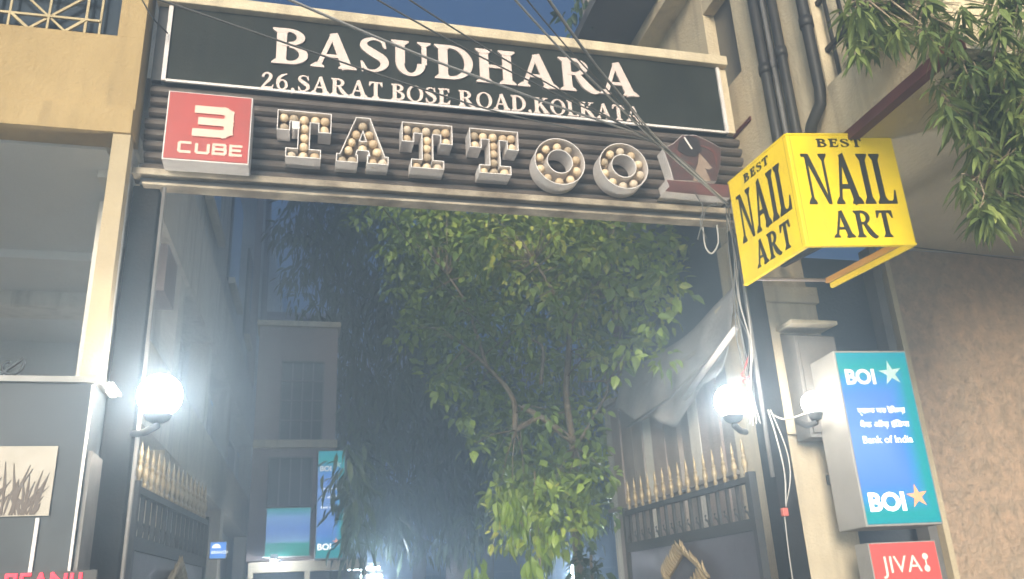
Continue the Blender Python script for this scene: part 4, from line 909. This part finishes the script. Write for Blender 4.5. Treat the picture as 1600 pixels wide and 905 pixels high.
# bright lime creeper low in the middle
lv = []
for c in crown_points([(835, 745, 7.4, 35, 20, 5), (815, 800, 7.3, 22, 40, 7), (850, 820, 7.3, 22, 70, 9), (845, 885, 7.2, 30, 25, 6), (745, 880, 8.0, 14, 40, 4), (795, 770, 7.5, 30, 16, 4)]): clump(c, .10, 9, 1.3, .5, lv, .5, 1)
b_ = onY(848, 905, 7.3); b_.z = .03
make_tree('lime_creeper', 'bright lime green creeper hanging in lamp light before the lit tree', b_, [([b_, onY(846, 900, 7.3), onY(838, 800, 7.3), onY(835, 735, 7.4)], .018, .008), ([onY(842, 850, 7.3), onY(800, 800, 7.4), onY(795, 765, 7.5)], .010, .005)], lv, (.15, .04), leaflime, bark, 200, None, .35, 'plant')
lv = []
for c in crown_points([(925, 885, 7.9, 25, 22, 9)]): clump(c, .09, 8, .2, .9, lv, .3, 0)
b_ = onY(925, 905, 7.9); b_.z = .03
make_tree('low_shrub', 'small leafy shrub at the foot of the right courtyard wall', b_, [([b_, onY(925, 900, 7.9), onY(925, 870, 7.9)], .02, .01)], lv, (.10, .06), leafdark, bark, 60, None, .2, 'plant')
# plants on the side balcony
lv = []
for c in [Vector((e0.x - .5 + U(-.06, .04), U(5.6, 7.6), ZS + U(-.05, .45))) for _ in range(26)]: clump(c, .16, 10, .8, .7, lv, .2, 1)
b_ = Vector((e0.x - .45, 6.6, ZS + .222))
make_tree('balcony_creeper', 'dark creeper trailing over the high side balcony', b_, [([b_, b_ + Vector((-.02, .1, .25)), b_ + Vector((-.06, .3, .5))], .015, .006)], lv, (.12, .05), leafdark, bark, 0, None, .3, 'plant')
# near tree hanging into the upper right
lv = []; YN = 3.1
nr = [(1345, 8, 3.0, 30, 16, 3), (1385, 30, 3.0, 40, 24, 3), (1420, 20, 3.1, 60, 26, 6), (1500, 40, 3.1, 70, 40, 9), (1570, 30, 3.0, 60, 60, 9), (1530, 110, 3.1, 55, 45, 8), (1590, 130, 3.0, 50, 70, 9), (1510, 170, 3.2, 45, 30, 5),
      (1560, 200, 3.1, 50, 50, 9), (1600, 250, 3.0, 45, 50, 8), (1540, 260, 3.2, 40, 40, 5), (1550, 310, 3.1, 30, 25, 4), (1480, 130, 3.2, 25, 40, 2), (1350, 45, 3.0, 25, 25, 2), (1640, 150, 3.0, 60, 180, 16), (1480, -50, 3.1, 180, 40, 22), (1620, -40, 3.0, 80, 60, 14)]
cl = []
for px, py, Y, rx, ry, n in nr:
    for _ in range(int(n * 4.2)):
        a = U(0, 6.283); r_ = rnd() ** .5; cl.append(onY(px + rx * r_ * math.cos(a), py + ry * r_ * math.sin(a), Y + U(-.45, .35)))
for c in cl:                                                         # whorls of long leaves hanging from each twig end
    n = random.randint(9, 14); ph = U(0, 6.28); tn = U(.1, .5)
    for k in range(n):
        a = ph + k * 2.4; el = U(-1.0, .1)
        d = Vector((math.cos(a), math.sin(a), el - .35))
        lv.append((leaf_mat(c + d.normalized() * .01 + Vector((0, 0, -k * .006)), d, U(-.5, .5), U(.6, 1.2)), min(.72, max(0.02, tn + U(-.2, .25)))))
b_ = Vector((4.6, 2.0, 0.0))
limbs = [([b_, (4.55, 2.05, 1.6), (4.5, 2.2, 3.2), (4.3, 2.5, 4.3)], .14, .05), ([(4.5, 2.2, 3.2), (4.1, 2.6, 3.9), tuple(onY(1560, 120, 3.1))], .05, .012), ([(4.4, 2.4, 3.8), tuple(onY(1600, 20, 3.1)), tuple(onY(1420, -10, 3.1)), tuple(onY(1345, 2, 3.0))], .04, .006), ([tuple(onY(1560, 120, 3.1)), tuple(onY(1545, 220, 3.1)), tuple(onY(1550, 290, 3.1))], .012, .004)]
make_tree('near_tree', 'near tree with long narrow leaves hanging before the cream balcony', b_, limbs, lv, (.135, .024), leafnear, bark, 300, None, .22, twigs=cl)

# ------------------------------------------------------------------ haze
hz = MB().box(-23, 23, -6, 41, -1.3, 10.6).build('haze', mat('haze_air', (.5, .5, .5)))
hm = bpy.data.materials.new('haze_volume'); hm.use_nodes = True; nt = hm.node_tree; nt.nodes.clear()
ou = nt.nodes.new('ShaderNodeOutputMaterial'); pv = nt.nodes.new('ShaderNodeVolumePrincipled')
pv.inputs['Color'].default_value = (.55, .76, 1, 1); pv.inputs['Density'].default_value = .092; pv.inputs['Anisotropy'].default_value = .62
nt.links.new(pv.outputs[0], ou.inputs['Volume']); hz.data.materials.clear(); hz.data.materials.append(hm)
tag(hz, 'pale haze filling the evening air', 'haze', kind='stuff')
